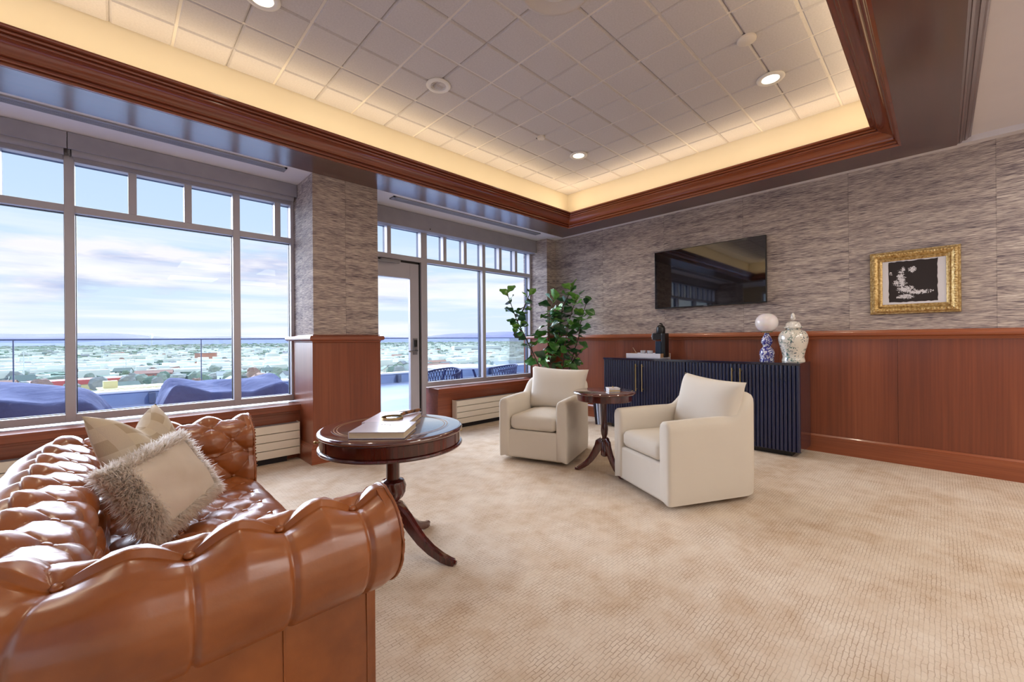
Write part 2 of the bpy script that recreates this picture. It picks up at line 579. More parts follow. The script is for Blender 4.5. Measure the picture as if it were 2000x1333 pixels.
# ceiling tiles (two-foot tiles scored into four raised squares)
ZT = 3.095
M_TILE = noisy('mineral_tile', [srgb(196, 190, 188), srgb(206, 200, 198)], 90, .85, bmp=.25, bscale=260, bdist=.002)
tme = MB()
P_ = .3048
def pad(mb, cx, cy, h, x0, x1, y0, y1):
    """raised square clipped to the tray"""
    g = .013
    ax, bx, ay, by = max(cx - h + g, x0), min(cx + h - g, x1), max(cy - h + g, y0), min(cy + h - g, y1)
    if bx - ax < .02 or by - ay < .02:
        return
    r = .012
    mb.loft([[(ax - r, ay - r, .018), (bx + r, ay - r, .018), (bx + r, by + r, .018), (ax - r, by + r, .018)],
             [(ax - r, ay - r, .012), (bx + r, ay - r, .012), (bx + r, by + r, .012), (ax - r, by + r, .012)],
             [(ax, ay, 0), (bx, ay, 0), (bx, by, 0), (ax, by, 0)]])
cache = {}
gx0 = 1.516 - 7 * .6096
gy0 = 2.414 - 4 * .6096
EX0, EX1, EY0, EY1 = TX0 - e + .012, TX1 + e - .012, TY0 - e + .012, TY1 + e - .012
for i in range(14):
    for j in range(7):
        cx, cy = gx0 + .6096 * (i + .5), gy0 + .6096 * (j + .5)
        lim = (max(EX0 - cx, -.2928), min(EX1 - cx, .2928), max(EY0 - cy, -.2928), min(EY1 - cy, .2928))
        if lim[1] - lim[0] < .04 or lim[3] - lim[2] < .04:
            continue
        key = tuple(round(q, 3) for q in lim)
        if key not in cache:
            mb = MB()
            for a in (-1, 1):
                for b in (-1, 1):
                    pad(mb, a * P_ / 2, b * P_ / 2, P_ / 2, *lim)
            mb.box(lim[0], lim[2], .016, lim[1], lim[3], .03)
            cache[key] = mb.mesh('ceiling_tile')
        mk('ceiling_tile', cache[key], M_TILE, cl, loc=(cx, cy, ZT - .004))
M_GRID = base_mat('grid_white', srgb(222, 214, 204), .5)
for i in range(14):
    x = gx0 + .6096 * i
    if EX0 < x < EX1:
        MB().box(x - .010, TY0 - e, ZT + .002, x + .010, TY1 + e, ZT + .012).build('grid_runner', M_GRID, cl)
for j in range(7):
    y = gy0 + .6096 * j
    if EY0 < y < EY1:
        MB().box(TX0 - e, y - .010, ZT + .003, TX1 + e, y + .010, ZT + .013).build('grid_runner', M_GRID, cl)
MB().box(TX0 - .2, TY0 - .2, ZT + .03, TX1 + .2, TY1 + .2, ZT + .04).build('tile_backing', M_GRID, cl)

# wainscot on the right wall: panels, cap rail, base
wn_ = snode('trim_3')
wn_['label'] = 'cherry wainscot panels along the right wall'
yy = [-5.0, -4.2, -3.3, -2.4, -1.5, -.62, .265, 1.15, 2.03, 2.92, 3.5, 4.12]
for a, b in zip(yy[:-1], yy[1:]):
    MB().box(X0 - .012, a + .0008, .10, X0 - .0005, b - .0008, 1.085).build('wall_panel', M_WAIN, wn_)
def rail_prof(d0):
    # (outward distance, height)
    return [(0, 1.078), (d0 + .008, 1.078), (d0 + .010, 1.086), (d0 + .016, 1.090), (d0 + .018, 1.100), (d0 + .032, 1.104), (d0 + .042, 1.112), (d0 + .045, 1.124),
            (d0 + .043, 1.136), (d0 + .036, 1.146), (d0 + .024, 1.150), (d0 + .012, 1.151), (d0 + .008, 1.158), (0, 1.158)]
def base_prof(d0):
    return [(0, 0.0), (d0 + .022, 0.0), (d0 + .022, .138), (d0 + .016, .142), (d0 + .016, .150), (d0 + .010, .158), (d0 + .004, .165), (0, .165)]
MB().loft([[(X0 - d, y, z) for d, z in rail_prof(.012)] for y in (-5.0, 4.11)]).build('chair_rail', M_TRIMY, wn_, smooth=30)
bb = MB().loft([[(X0 - d, y, z) for d, z in base_prof(.012)] for y in (-5.0, 4.11)]).build('baseboard_right', M_TRIMY, None, smooth=30)
struct(bb, 'cherry baseboard along the grasscloth wall')

# pillars: grasscloth above, wainscot below
def pillar(name, x0, x1, yf, yb=4.6):
    p = snode(name)
    MB().box(x0, yf, 1.10, x1, yb, ZC).build('wallpaper', M_GRASS, p)
    MB().box(x0 - .014, yf - .014, 0, x1 + .014, yb, 1.085).build('wainscot', M_WAIN, p, bevel=.002)
    def ring(prof):
        rings = []
        for d, z in prof:
            rings.append([(x0 - d, yf - d, z), (x1 + d, yf - d, z), (x1 + d, yb, z), (x0 - d, yb, z)])
        return rings
    MB().loft(ring(rail_prof(.0))[1:-1]).build('chair_rail', M_TRIMX, p, smooth=30)
    MB().loft(ring(base_prof(.014))[1:-1]).build('baseboard', M_TRIMX, p, smooth=30)
    return p
pillar('wall_pier', 1.292, 1.908, 3.905)['label'] = 'square pier of grasscloth over cherry wainscot between the windows'
pillar('wall_pier', -3.2, -2.6, 3.905)['label'] = 'far left pier outside the frame'
pp = snode('wall_return')
MB().box(4.70, 4.11, 1.10, X0, 4.6, ZC).build('wallpaper', M_GRASS, pp)
MB().box(4.69, 4.10, 0, X0, 4.6, 1.10).build('wainscot', M_WAIN, pp)
MB().loft([[(4.70 - d, 4.11 - d, z), (X0, 4.11 - d, z), (X0, 4.6, z), (4.70 - d, 4.6, z)] for d, z in rail_prof(0)[1:-1]]).build('chair_rail', M_TRIMX, pp, smooth=30)
pp['label'] = 'narrow grasscloth return in the corner behind the fig'

# ------------------------------------------------------------------ windows
YF, YB, YG = 4.44, 4.55, 4.505
M_FRAMESHADE = base_mat('frame_outer_shade', srgb(62, 72, 108), .6)  # dark colour stands for shade on the outer half of the frame
def window(name, x0, x1, mull, munt, zb=.52, label=None, mid0=True):
    p = snode(name)
    if label:
        p['label'] = label
    hw = .0275
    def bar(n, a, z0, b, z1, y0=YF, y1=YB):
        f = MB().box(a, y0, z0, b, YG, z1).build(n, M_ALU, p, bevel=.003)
        MB().box(a + .001, YG, z0 + .001, b - .001, y1, z1 - .001).build('shaded_frame_half', M_FRAMESHADE, f)
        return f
    bar('sill_rail', x0, zb, x1, zb + .056)
    bar('transom', x0, 2.065, x1, 2.118, YF + .002)
    bar('head_rail', x0, 2.44, x1, 2.50)
    bar('jamb', x0, zb, x0 + .03, 2.48, YF + .001)
    bar('jamb', x1 - .03, zb, x1, 2.48, YF + .001)
    xs = [x0 + .03] + [m for m in mull] + [x1 - .03]
    for m in mull:
        bar('mullion', m - hw, zb, m + hw, 2.48, YF - .004)
    for m in munt:
        bar('muntin', m - .025, 2.118, m + .025, 2.445, YF + .003)
    lo = [x0 + .03] + sum([[m - hw, m + hw] for m in mull], []) + [x1 - .03]
    for a, b in zip(lo[::2], lo[1::2]):
        MB().add([(a, YG, zb + .056), (b, YG, zb + .056), (b, YG, 2.065), (a, YG, 2.065)], [(0, 1, 2, 3)]).build('pane', M_GLASS, p)
        g = MB()
        for (u0, v0, u1, v1) in ((a, zb + .056, b, zb + .061), (a, 2.060, b, 2.065), (a, zb + .061, a + .005, 2.060), (b - .005, zb + .061, b, 2.060)):
            g.box(u0, YG - .008, v0, u1, YG + .008, v1)
        g.build('gasket', M_BLACK, p)
    up = sorted([(m, hw) for m in mull] + [(m, .025) for m in munt])
    lo = [x0 + .03] + sum([[m - h, m + h] for m, h in up], []) + [x1 - .03]
    for a, b in zip(lo[::2], lo[1::2]):
        MB().add([(a, YG, 2.118), (b, YG, 2.118), (b, YG, 2.44), (a, YG, 2.44)], [(0, 1, 2, 3)]).build('pane', M_GLASS, p)
    return p
w1 = window('window_1', -2.60, 1.292, (-2.31, -1.27, -.228, .811), (-1.96, -1.62, -.92, -.575, .116, .465, 1.15), label='large aluminium window wall left of the pier')
w2 = window('window_2', 2.79, 4.70, (3.74,), (3.09, 3.42, 4.06, 4.38), label='two-light aluminium window right of the terrace door')
# window_3: transom lights above the door (frame shared with door)
w3 = snode('window_3')
w3['label'] = 'transom lights above the terrace door'
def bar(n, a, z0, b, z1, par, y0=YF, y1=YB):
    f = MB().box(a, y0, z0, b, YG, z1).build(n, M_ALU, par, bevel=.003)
    MB().box(a + .001, YG, z0 + .001, b - .001, y1, z1 - .001).build('shaded_frame_half', M_FRAMESHADE, f)
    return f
bar('transom', 1.9, 2.058, 2.79, 2.118, w3)
bar('head_rail', 1.9, 2.44, 2.79, 2.50, w3)
bar('mullion', 2.732, 2.118, 2.79, 2.46, w3, YF - .002)
bar('muntin', 2.285, 2.118, 2.335, 2.445, w3)
for a, b in ((1.91, 2.285), (2.335, 2.732)):
    MB().add([(a, YG, 2.118), (b, YG, 2.118), (b, YG, 2.44), (a, YG, 2.44)], [(0, 1, 2, 3)]).build('pane', M_GLASS, w3)
wn3 = snode('wall_back')
MB().box(-2.6, YF + .001, 2.47, 1.292, 4.62, ZC + .3).build('header', M_SHADE, wn3)
MB().box(1.9, YF + .001, 2.47, 4.70, 4.62, ZC + .3).build('header', M_SHADE, wn3)
MB().box(-2.6, 4.26, 0, 1.292, 4.60, .50).build('apron_wall', M_TRIMX, wn3)
MB().box(2.845, 4.265, 0, 4.70, 4.60, .50).build('apron_wall', M_TRIMX, wn3)
MB().box(-4.2, 4.2, 0, -3.2, 4.6, ZC).build('apron_wall', M_CREAM, wn3)
for nm, a, b in (('trim_4', -2.6, 1.29), ('trim_5', 2.825, 4.70)):
    s_ = snode(nm)
    s_['label'] = 'cherry window sill ' + ('left of the pier' if nm == 'trim_4' else 'right of the door')
    MB().box(a, 4.22, .445, b, 4.445, .506).build('sill_board', M_TRIMX, s_, bevel=.004)
    MB().box(a + .008, 4.238, .425, b, 4.30, .446).build('sill_bead', M_TRIMX, s_, bevel=.004)

# side windows of the room at the far left, outside the frame
w4 = snode('window_4')
for a, b in ((-4.6, -.5), (-.1, 3.7)):
    n_ = 3
    for k in range(n_ + 1):
        y = a + (b - a) * k / n_
        MB().box(-4.34, y - .03, .5, -4.24, y + .03, 2.45).build('mullion', M_ALU, w4)
    for z in (.5, 2.065, 2.40):
        MB().box(-4.335, a, z, -4.245, b, z + .053).build('transom', M_ALU, w4)
    for k in range(1, 12):
        y = a + (b - a) * k / 12
        MB().box(-4.33, y - .025, 2.118, -4.25, y + .025, 2.41).build('muntin', M_ALU, w4)
    MB().add([(-4.29, a, .55), (-4.29, b, .55), (-4.29, b, 2.42), (-4.29, a, 2.42)], [(0, 1, 2, 3)]).build('pane', M_GLASS, w4)

# ------------------------------------------------------------------ terrace door
d1 = snode('door_1')
d1['label'] = 'glazed aluminium terrace door beside the pier'
bar('door_jamb', 2.732, 0, 2.79, 2.06, d1, YF - .002)
MB().box(2.712, YF + .03, 0, 2.733, YB, 2.058).build('door_stop', M_BLACK, d1)
MB().box(1.9, YF + .03, 2.035, 2.732, YB, 2.058).build('door_stop', M_BLACK, d1)
def lbar(n, a, z0, b, z1, dy=0.0):
    return MB().box(a, YF + .012 + dy, z0, b, YF + .062, z1).build(n, M_ALU, d1, bevel=.003)
lbar('lock_stile', 2.585, .02, 2.705, 2.03)
lbar('top_rail', 1.9, 1.845, 2.585, 2.03, .001)
lbar('bottom_rail', 1.9, .02, 2.585, .26, .001)
lbar('hinge_stile', 1.86, .02, 1.96, 2.03)
MB().box(1.96, YF + .006, 1.845, 2.60, YF + .02, 1.87).build('glass_bead', M_ALU, d1)
MB().add([(1.96, YF + .04, .26), (2.585, YF + .04, .26), (2.585, YF + .04, 1.845), (1.96, YF + .04, 1.845)], [(0, 1, 2, 3)]).build('pane', M_GLASS, d1)
hd = MB().box(2.618, YF - .004, .925, 2.672, YF + .012, 1.125).build('door_handle', M_CHROME, d1, bevel=.003)
MB().box(2.628, YF - .022, 1.02, 2.662, YF - .004, 1.105).build('lock_cylinder', M_BLACK, hd, bevel=.006)
MB().tube([(2.645, YF - .004, .975), (2.645, YF - .05, .975), (2.63, YF - .058, .972), (2.52, YF - .058, .968)], .009).build('lever', M_CHROME, hd, smooth=40)
cl_ = MB().box(1.93, YF - .045, 1.93, 2.16, YF + .012, 1.985).build('door_closer', M_ALU, d1, bevel=.006)
MB().box(1.93, YF - .05, 2.005, 2.42, YF - .02, 2.022).box(2.2, YF - .03, 2.022, 2.44, YF + .01, 2.045).build('closer_arm', M_VENT, cl_)
struct(MB().box(1.9, 4.40, -.005, 2.80, 4.60, .012).build('trim_6', M_ALU), 'aluminium door threshold')

# ------------------------------------------------------------------ roller shades
def shade(x0, x1, z0, label, splits=(), roll=True):
    t = thing('roller_shade', label, 'shade', (0, 0, 0))
    xs = [x0] + list(splits) + [x1]
    for a, b in zip(xs[:-1], xs[1:]):
        MB().box(a + .0025, 4.32, z0, b - .0025, 4.335, ZC - .004).build('fascia', M_SHADE, t)
        if roll:
            MB().tube([(a + .02, 4.385, z0 + .005), (b - .02, 4.385, z0 + .005)], .038, 14).build('fabric_roll', M_SHADE, t, smooth=40)
            MB().box(a + .03, 4.40, z0 - .055, b - .03, 4.404, z0).build('shade_hem', M_SHADE, t)
            mb = MB().box(a + .004, 4.35, z0 - .03, a + .012, 4.42, z0 + .05)
            mb.build('bracket', M_CHROME, t)
    return t
shade(-2.6, 1.29, 2.495, 'long grey roller shade cassette above the left window wall', (-1.27, -.23))
t_ = shade(1.91, 4.70, 2.425, 'long grey roller shade cassette above the terrace door and right window', (), False)
MB().box(1.92, 4.335, 2.425, 4.695, 4.43, 2.44).build('bottom_cover', M_SHADE, t_)
MB().ell((2.79, 4.318, 2.455), .008, .004, .008).build('screw_cap', M_BLACK, t_)

# linear diffusers
def diffuser(x0, x1, y0, y1, label):
    t = thing('air_diffuser', label, 'vent', ((x0 + x1) / 2, (y0 + y1) / 2, ZC - .012), 0, 'ceiling air slots along the windows')
    hx, hy = (x1 - x0) / 2, (y1 - y0) / 2
    f = MB().box(-hx, -hy, 0, hx, -hy + .014, .012).box(-hx, hy - .014, 0, hx, hy, .012).box(-hx, -hy, 0, -hx + .02, hy, .012).box(hx - .02, -hy, 0, hx, hy, .012)
    f.build('frame', M_VENT, t)
    MB().box(-hx + .02, -hy + .014, .009, hx - .02, hy - .014, .0115).build('slot_back', M_DARKGAP, t)
    n = 4
    for k in range(n):
        y = -hy + .014 + (2 * hy - .028) * (k + .5) / n
        MB().box(-hx + .02, y - .0055, .001, hx - .02, y + .0055, .006).build('slat', M_VENT, t)
diffuser(-2.4, 1.10, 3.945, 4.045, 'long slotted ceiling air diffuser above the left windows')
diffuser(2.12, 4.40, 3.96, 4.06, 'slotted ceiling air diffuser above the terrace door')

# ------------------------------------------------------------------ radiators
def radiator(x0, x1, label):
    t = thing('radiator', label, 'radiator', ((x0 + x1) / 2, 4.2, 0))
    hx = (x1 - x0) / 2
    for k in range(4):
        z = .055 + k * .0735
        MB().box(-hx, -.045, z, hx, -.020, z + .0675).build('panel', M_RAD, t, bevel=.003)
    MB().box(-hx + .006, -.02, .06, hx - .006, .045, .343).build('convector', M_VENT, t)
    for sx in (-hx - .004, hx):
        MB().box(sx, -.04, .05, sx + .004, .05, .35).build('side_plate', M_RAD, t)
    MB().box(-hx + .1, -.01, 0, hx - .1, .05, .056).build('gap_shade', M_DARKGAP, t)  # dark block standing for the shade in the gap under the panels
radiator(-2.3, 1.245, 'white panelled baseboard radiator under the left windows beside the sofa')
radiator(3.05, 4.45, 'white panelled radiator under the right window behind the armchair')

# ------------------------------------------------------------------ ceiling fittings
def downlight(x, y, on, label):
    t = thing('ceiling_light', label, 'ceiling light', (x, y, ZT - .02), 0, 'recessed downlights in the tiled tray')
    prof = [(.092, .016), (.095, .008), (.090, .002), (.070, 0.0), (.060, .004), (.056, .03)]
    MB().lathe(prof, seg=36, cap=False).build('trim_ring', M_WHITE, t, smooth=50)
    if on:
        MB().lathe([(.0001, .012), (.056, .012)], seg=28, cap=False).build('lens', M_LENS, t)
        ld = bpy.data.lights.new('downlight_lamp', 'SPOT')
        ld.energy = 26
        ld.spot_size = 2.3
        ld.spot_blend = .8
        ld.shadow_soft_size = .06
        ld.color = (1.0, .86, .66)
        lo = link(bpy.data.objects.new('lamp', ld))
        lo.parent = t
        lo.location = (0, 0, -.012)
    else:
        MB().lathe([(.056, .03), (.040, .05), (.0001, .052)], seg=28, cap=False).build('reflector', base_mat('unlit_lens', srgb(150, 140, 140), .4), t, smooth=50)
downlight(3.639, .898, True, 'lit downlight at the right of the tray near the smoke detector')
downlight(3.632, 2.71, True, 'small lit downlight in the far corner of the tray')
downlight(1.836, 2.71, False, 'unlit white downlight ring in the middle of the tray')
downlight(.63, 2.71, True, 'lit downlight cut off by the top edge of the frame')
downlight(1.82, .30, True, 'lit downlight behind the top edge')
downlight(-1.2, 2.71, True, 'lit downlight out of frame at the left')
sp = thing('ceiling_speaker', 'large round white ceiling speaker grille at the top edge', 'speaker', (1.80, 1.49, ZT - .022))
MB().lathe([(.215, .018), (.215, .008), (.205, .003), (.19, .0), (.185, .004), (.0001, .002)], seg=40, cap=False).build('grille', noisy('speaker_mesh', [srgb(196, 188, 182), srgb(206, 198, 190)], 400, .6), sp, smooth=60)
MB().lathe([(.10, .003), (.096, -.003), (.0001, -.004)], seg=32, cap=False).build('dust_ring', M_GRID, sp, smooth=60)
sm = thing('smoke_detector', 'round flat white detector disc in the tray ceiling', 'detector', (3.05, .89, ZT - .024))
MB().lathe([(.058, .02), (.058, .008), (.05, .002), (.0001, 0)], seg=28, cap=False).build('body', M_GRID, sm, smooth=40)
sk = thing('sprinkler_cap', 'small round sprinkler cover near the far tray edge', 'sprinkler', (3.04, 2.72, ZT - .03))
MB().lathe([(.04, .026), (.04, .014), (.034, .006), (.0001, .004)], seg=24, cap=False).build('cover', M_GRID, sk, smooth=40)
MB().box(-.02, .03, .02, .05, .05, .026).build('clip', M_BLACK, sk)

# ------------------------------------------------------------------ television
tv = thing('television', 'flat black television mounted on the grasscloth wall', 'television', (4.86, 1.856, 1.461))
MB().box(-.022, -.609, 0, .012, .609, .699).build('casing', M_BLACK, tv, bevel=.004)
M_SCR = base_mat('screen_glass', srgb(6, 6, 9), .04, 0, .9, 1.0)
M_SCR.node_tree.nodes['Principled BSDF'].inputs['Coat Roughness'].default_value = 0.02
MB().box(-.0235, -.602, .012, -.0222, .602, .692).build('screen', M_SCR, tv)
MB().box(.012, -.2, .2, .04, .2, .5).build('wall_mount', M_BLACK, tv)
MB().box(-.024, -.02, .002, -.022, .02, .008).build('badge', M_CHROME, tv)

# ------------------------------------------------------------------ framed print
pf = thing('picture_frame', 'ornate gold framed abstract black and white print on the right wall', 'picture', (X0, .1645, 1.295))
M_GOLD = noisy('gilt', [srgb(150, 112, 62), srgb(204, 172, 112), srgb(232, 210, 160)], 60, .34, .75, bmp=.5, bscale=120, bdist=.004)
W2, HH = .2765, .541
prof = [(0, .0), (0, .022), (.004, .028), (.010, .028), (.012, .034), (.020, .044), (.032, .046), (.044, .040), (.054, .028), (.058, .024), (.062, .028), (.066, .028), (.069, .020), (.078, .016), (.082, .012), (.084, .0)]
for k in range(4):
    cs = [(-W2, 0, 1, 1), (W2, 0, -1, 1), (W2, HH, -1, -1), (-W2, HH, 1, -1)]
    rings = []
    for c_ in (cs[k], cs[(k + 1) % 4]):
        rings.append([(-.002 - h, c_[0] + c_[2] * p, c_[1] + c_[3] * p) for p, h in prof])
    MB().loft(rings).build('frame_side', M_GOLD, pf, smooth=35)
orn = MB()
for k in range(26):
    y = -W2 + .035 + (2 * W2 - .07) * k / 25
    for z in (.032, HH - .032):
        orn.ell((-.046, y, z), .007, .0075, .011, 6, 4)
for k in range(24):
    z = .05 + (HH - .10) * k / 23
    for y in (-W2 + .032, W2 - .032):
        orn.ell((-.046, y, z), .007, .011, .0075, 6, 4)
orn.build('carving', M_GOLD, pf, smooth=180)
MB().box(-.010, -W2 + .08, .08, -.006, W2 - .08, HH - .08).build('mat_board', base_mat('mat_board', srgb(228, 224, 228), .8), pf)
def print_mat():
    m = base_mat('ink_print', srgb(30, 24, 24), .7)
    t = m.node_tree
    b = t.nodes['Principled BSDF']
    tcn = node(t, 'ShaderNodeTexCoord')
    sp_ = node(t, 'ShaderNodeSeparateXYZ')
    t.links.new(tcn.outputs['Object'], sp_.inputs[0])
    y, z = sp_.outputs[1], sp_.outputs[2]
    # broad blob: diagonal mass from upper left to lower right plus grit
    def blob(cy, cz, ry, rz):
        a = math_n(t, 'POWER', math_n(t, 'ABSOLUTE', math_n(t, 'DIVIDE', math_n(t, 'SUBTRACT', y, cy), ry)), 2.0)
        c = math_n(t, 'POWER', math_n(t, 'ABSOLUTE', math_n(t, 'DIVIDE', math_n(t, 'SUBTRACT', z, cz), rz)), 2.0)
        return math_n(t, 'SUBTRACT', 1.0, math_n(t, 'ADD', a, c))
    s = None
    for args in ((.075, .30, .030, .09), (.085, .265, .05, .03), (.045, .21, .065, .035), (-.03, .18, .10, .022), (.05, .145, .06, .025), (.005, .375, .03, .03), (.14, .35, .012, .015), (.06, .38, .012, .03)):
        v = blob(*args)
        s = v if s is None else math_n(t, 'MAXIMUM', s, v)
    n1 = noise(t, coords(t, (1, 40, 60)), 1.0, 5, .7)
    n2 = noise(t, coords(t, (1, 130, 90)), 1.0, 3, .7)
    tot = math_n(t, 'ADD', math_n(t, 'MAXIMUM', s, -1.0), math_n(t, 'MULTIPLY', math_n(t, 'SUBTRACT', n1, .50), 4.0))
    tot = math_n(t, 'ADD', tot, math_n(t, 'MULTIPLY', math_n(t, 'SUBTRACT', n2, .5), 3.0))
    r = ramp(t, tot, [(0.45, srgb(38, 28, 28)), (0.6, srgb(214, 210, 214))])
    t.links.new(r.outputs[0], b.inputs['Base Color'])
    return m
ink = []
random.seed(3)
a0, a1, b0, b1 = .02 - .1645, .318 - .1645, 1.40 - 1.295, 1.745 - 1.295
a0, a1, b0, b1 = -.145, .153, .100, .450
pts = []
for (p, q, n_) in (((a0, b0), (a1, b0), 16), ((a1, b0), (a1, b1), 14), ((a1, b1), (a0, b1), 16), ((a0, b1), (a0, b0), 14)):
    for k in range(n_):
        f_ = k / n_
        pts.append((-.0112, p[0] + (q[0] - p[0]) * f_ + random.uniform(-.003, .003), p[1] + (q[1] - p[1]) * f_ + random.uniform(-.003, .003)))
MB().add(pts, [tuple(range(len(pts)))]).build('print', print_mat(), pf)

# ------------------------------------------------------------------ sideboard
M_NAVY = noisy('navy_lacquer', [srgb(22, 28, 58), srgb(28, 34, 68)], 3, .22, coat=.5)
M_NAVYT = base_mat('navy_top', srgb(20, 24, 48), .10, 0, .6, .9)
SBX0, SBX1, SBY0, SBY1, SBZ = 4.45, 4.875, .885, 2.965, .865
sb = thing('sideboard', 'navy blue fluted sideboard with slim brass handles against the wainscot', 'sideboard', (0, 0, 0))
sb.location = ((SBX0 + SBX1) / 2, (SBY0 + SBY1) / 2, 0)
ox, oy = sb.location.x, sb.location.y
B_ = lambda a, b, c, d, e_, f: MB().box(a - ox, b - oy, c, d - ox, e_ - oy, f)
B_(SBX0, SBY0, .843, SBX1, SBY1, SBZ).build('top', M_NAVYT, sb, bevel=.002)
B_(SBX0 + .02, SBY0 + .002, .05, SBX1, SBY1 - .002, .843).build('carcass', M_NAVYT, sb)
B_(SBX0 + .06, SBY0 + .08, 0, SBX1 - .04, SBY1 - .08, .05).build('plinth', M_BLACK, sb)
def fluted(y0, y1, z0, z1):
    mb = MB()
    n = max(1, round((y1 - y0) / .0335))
    p = (y1 - y0) / n
    prof = []
    for k in range(n):
        for q in range(8):
            t = q / 8
            prof.append((SBX0 + .014 - .014 * math.sin(PI * t) ** .8, y0 + p * (k + t)))
    prof.append((SBX0 + .014, y1))
    prof += [(SBX0 + .03, y1), (SBX0 + .03, y0)]
    mb.loft([[(x - ox, y - oy, z) for x, y in prof] for z in (z0, z1)])
    return mb
dy = [SBY0, 1.412, 1.925, 2.462, SBY1]
hy = [1.375, 1.45, 2.425, 2.505]
for k in range(4):
    a, b = dy[k] + .003, dy[k + 1] - .003
    d = fluted(a, b, .052, .84).build('door', M_NAVY, sb, smooth=50)
    y = hy[k] - oy
    h = MB().box(SBX0 - .024 - ox, y - .0045, .48, SBX0 - .015 - ox, y + .0045, .80)
    h.box(SBX0 - .016 - ox, y - .004, .50, SBX0 + .012 - ox, y + .004, .51).box(SBX0 - .016 - ox, y - .004, .77, SBX0 + .012 - ox, y + .004, .78)
    h.build('handle', M_BRASS, d, bevel=.001)

# gourd lamp
def blue_white(name, white, inks, scale, th=.5, seed=0):
    m = base_mat(name, white, .12, 0, .6, .6)
    t = m.node_tree
    b = t.nodes['Principled BSDF']
    v = coords(t, (1, 1, 1), (seed, seed, seed))
    n1 = noise(t, v, scale, 3, .6, 1.6)
    n2 = noise(t, v, scale * .45, 2, .5, .8)
    k = ramp(t, n1, [(th - .03, (0, 0, 0)), (th, (1, 1, 1))]).outputs[0]
    if len(inks) > 1:
        k2 = ramp(t, n2, [(.50, (0, 0, 0)), (.54, (1, 1, 1))]).outputs[0]
        ic = mixc(t, k2, inks[0], inks[1])
        gate = ramp(t, noise(t, v, scale * .42, 2), [(.44, (0, 0, 0)), (.50, (1, 1, 1))]).outputs[0]
        k = math_n(t, 'MULTIPLY', k, gate)
    else:
        ic = inks[0]
    t.links.new(mixc(t, k, white, ic), b.inputs['Base Color'])
    return m
M_GOURD = blue_white('blue_white_porcelain', srgb(226, 226, 240), [srgb(44, 44, 140)], 34, .49)
M_JAR = blue_white('painted_porcelain', srgb(228, 222, 210), [srgb(78, 100, 112), srgb(60, 112, 100)], 30, .56, 4)
lp = thing('table_lamp', 'small lamp with white globe shade on blue and white gourd base', 'lamp', (4.63, 1.193, SBZ + .001))
MB().lathe([(.035, 0), (.060, 0), (.064, .01), (.058, .025), (.062, .05), (.066, .075), (.063, .10), (.050, .125), (.036, .14), (.032, .148), (.038, .158), (.048, .18), (.050, .20), (.044, .22), (.032, .245), (.022, .265), (.020, .285), (.0001, .287)], seg=32).build('base', M_GOURD, lp, smooth=60)
MB().lathe([(.0001, .281), (.050, .282), (.052, .288), (.030, .292)], seg=24, cap=False).build('gallery', M_BRASS, lp, smooth=40)
M_OPAL = base_mat('opal_glass', srgb(240, 234, 236), .25, 0, .5, .3)
M_OPAL.node_tree.nodes['Principled BSDF'].inputs['Subsurface Weight'].default_value = .2
sh = []
for k in range(17):
    a = -PI / 2 + PI * k / 16
    sh.append((max(.0001, .100 * math.cos(a) ** .9 if math.cos(a) > 0 else .0001), .378 + .094 * math.sin(a)))
MB().lathe(sh, seg=36).build('globe_shade', M_OPAL, lp, smooth=180)
MB().tube([(.10, .02, .004), (.14, .0, .003), (.20, .03, .003), (.235, .05, .003)], .0025).build('cord', M_WHITE, lp, smooth=60)

# ginger jar
gj = thing('ginger_jar', 'tall lidded painted porcelain ginger jar at the right end of the sideboard', 'jar', (4.65, .978, SBZ + .001))
MB().lathe([(.070, 0), (.092, 0), (.095, .012), (.090, .03), (.086, .045), (.092, .08), (.104, .13), (.117, .18), (.122, .225), (.114, .26), (.096, .290), (.070, .303), (.060, .306), (.060, .320), (.0001, .320)], seg=40).build('body', M_JAR, gj, smooth=60)
M_LID = blue_white('painted_lid', srgb(234, 230, 224), [srgb(110, 124, 130), srgb(90, 126, 116)], 30, .60, 9)
jl = MB().lathe([(.062, .320), (.080, .320), (.084, .325), (.080, .331), (.066, .334), (.063, .350), (.056, .368), (.042, .380), (.022, .386), (.0001, .388)], seg=36).build('lid', M_LID, gj, smooth=60)
MB().lathe([(.010, .394), (.020, .404), (.022, .418), (.016, .430), (.018, .440), (.014, .452), (.006, .462), (.0001, .466)], seg=18).ell((.016, .01, .415), .012, .012, .014, 8, 5).ell((-.014, -.008, .424), .010, .010, .012, 8, 5).build('finial', M_LID, jl, smooth=60)

# tray with glasses and coffee machine
ty0, ty1, tx0, tx1 = 2.25, 2.69, 4.535, 4.80
ty = thing('serving_tray', 'white lacquered serving tray on the sideboard holding glasses and coffee machine', 'tray', ((tx0 + tx1) / 2, (ty0 + ty1) / 2, SBZ + .001))
hx, hyy = (tx1 - tx0) / 2, (ty1 - ty0) / 2
M_TRAY = base_mat('tray_white', srgb(226, 224, 234), .3)
M_OAK = base_mat('tan_end', srgb(186, 146, 108), .5)
MB().box(-hx, -hyy, 0, hx, hyy, .010).build('base', M_TRAY, ty, bevel=.002)
for a in ((-hx, -hyy, -hx + .010, hyy), (hx - .010, -hyy, hx, hyy)):
    MB().box(a[0], a[1], .010, a[2], a[3], .055).build('long_side', M_TRAY, ty, bevel=.002)
for a in ((-hx + .010, -hyy, hx - .010, -hyy + .010), (-hx + .010, hyy - .010, hx - .010, hyy)):
    MB().box(a[0], a[1], .010, a[2], a[3], .055).build('short_side', M_OAK, ty, bevel=.002)['label'] = 'tan end panel'
M_CLEAR = glass_mat('drinking_glass', (.93, .94, .97, 1), 1.6)
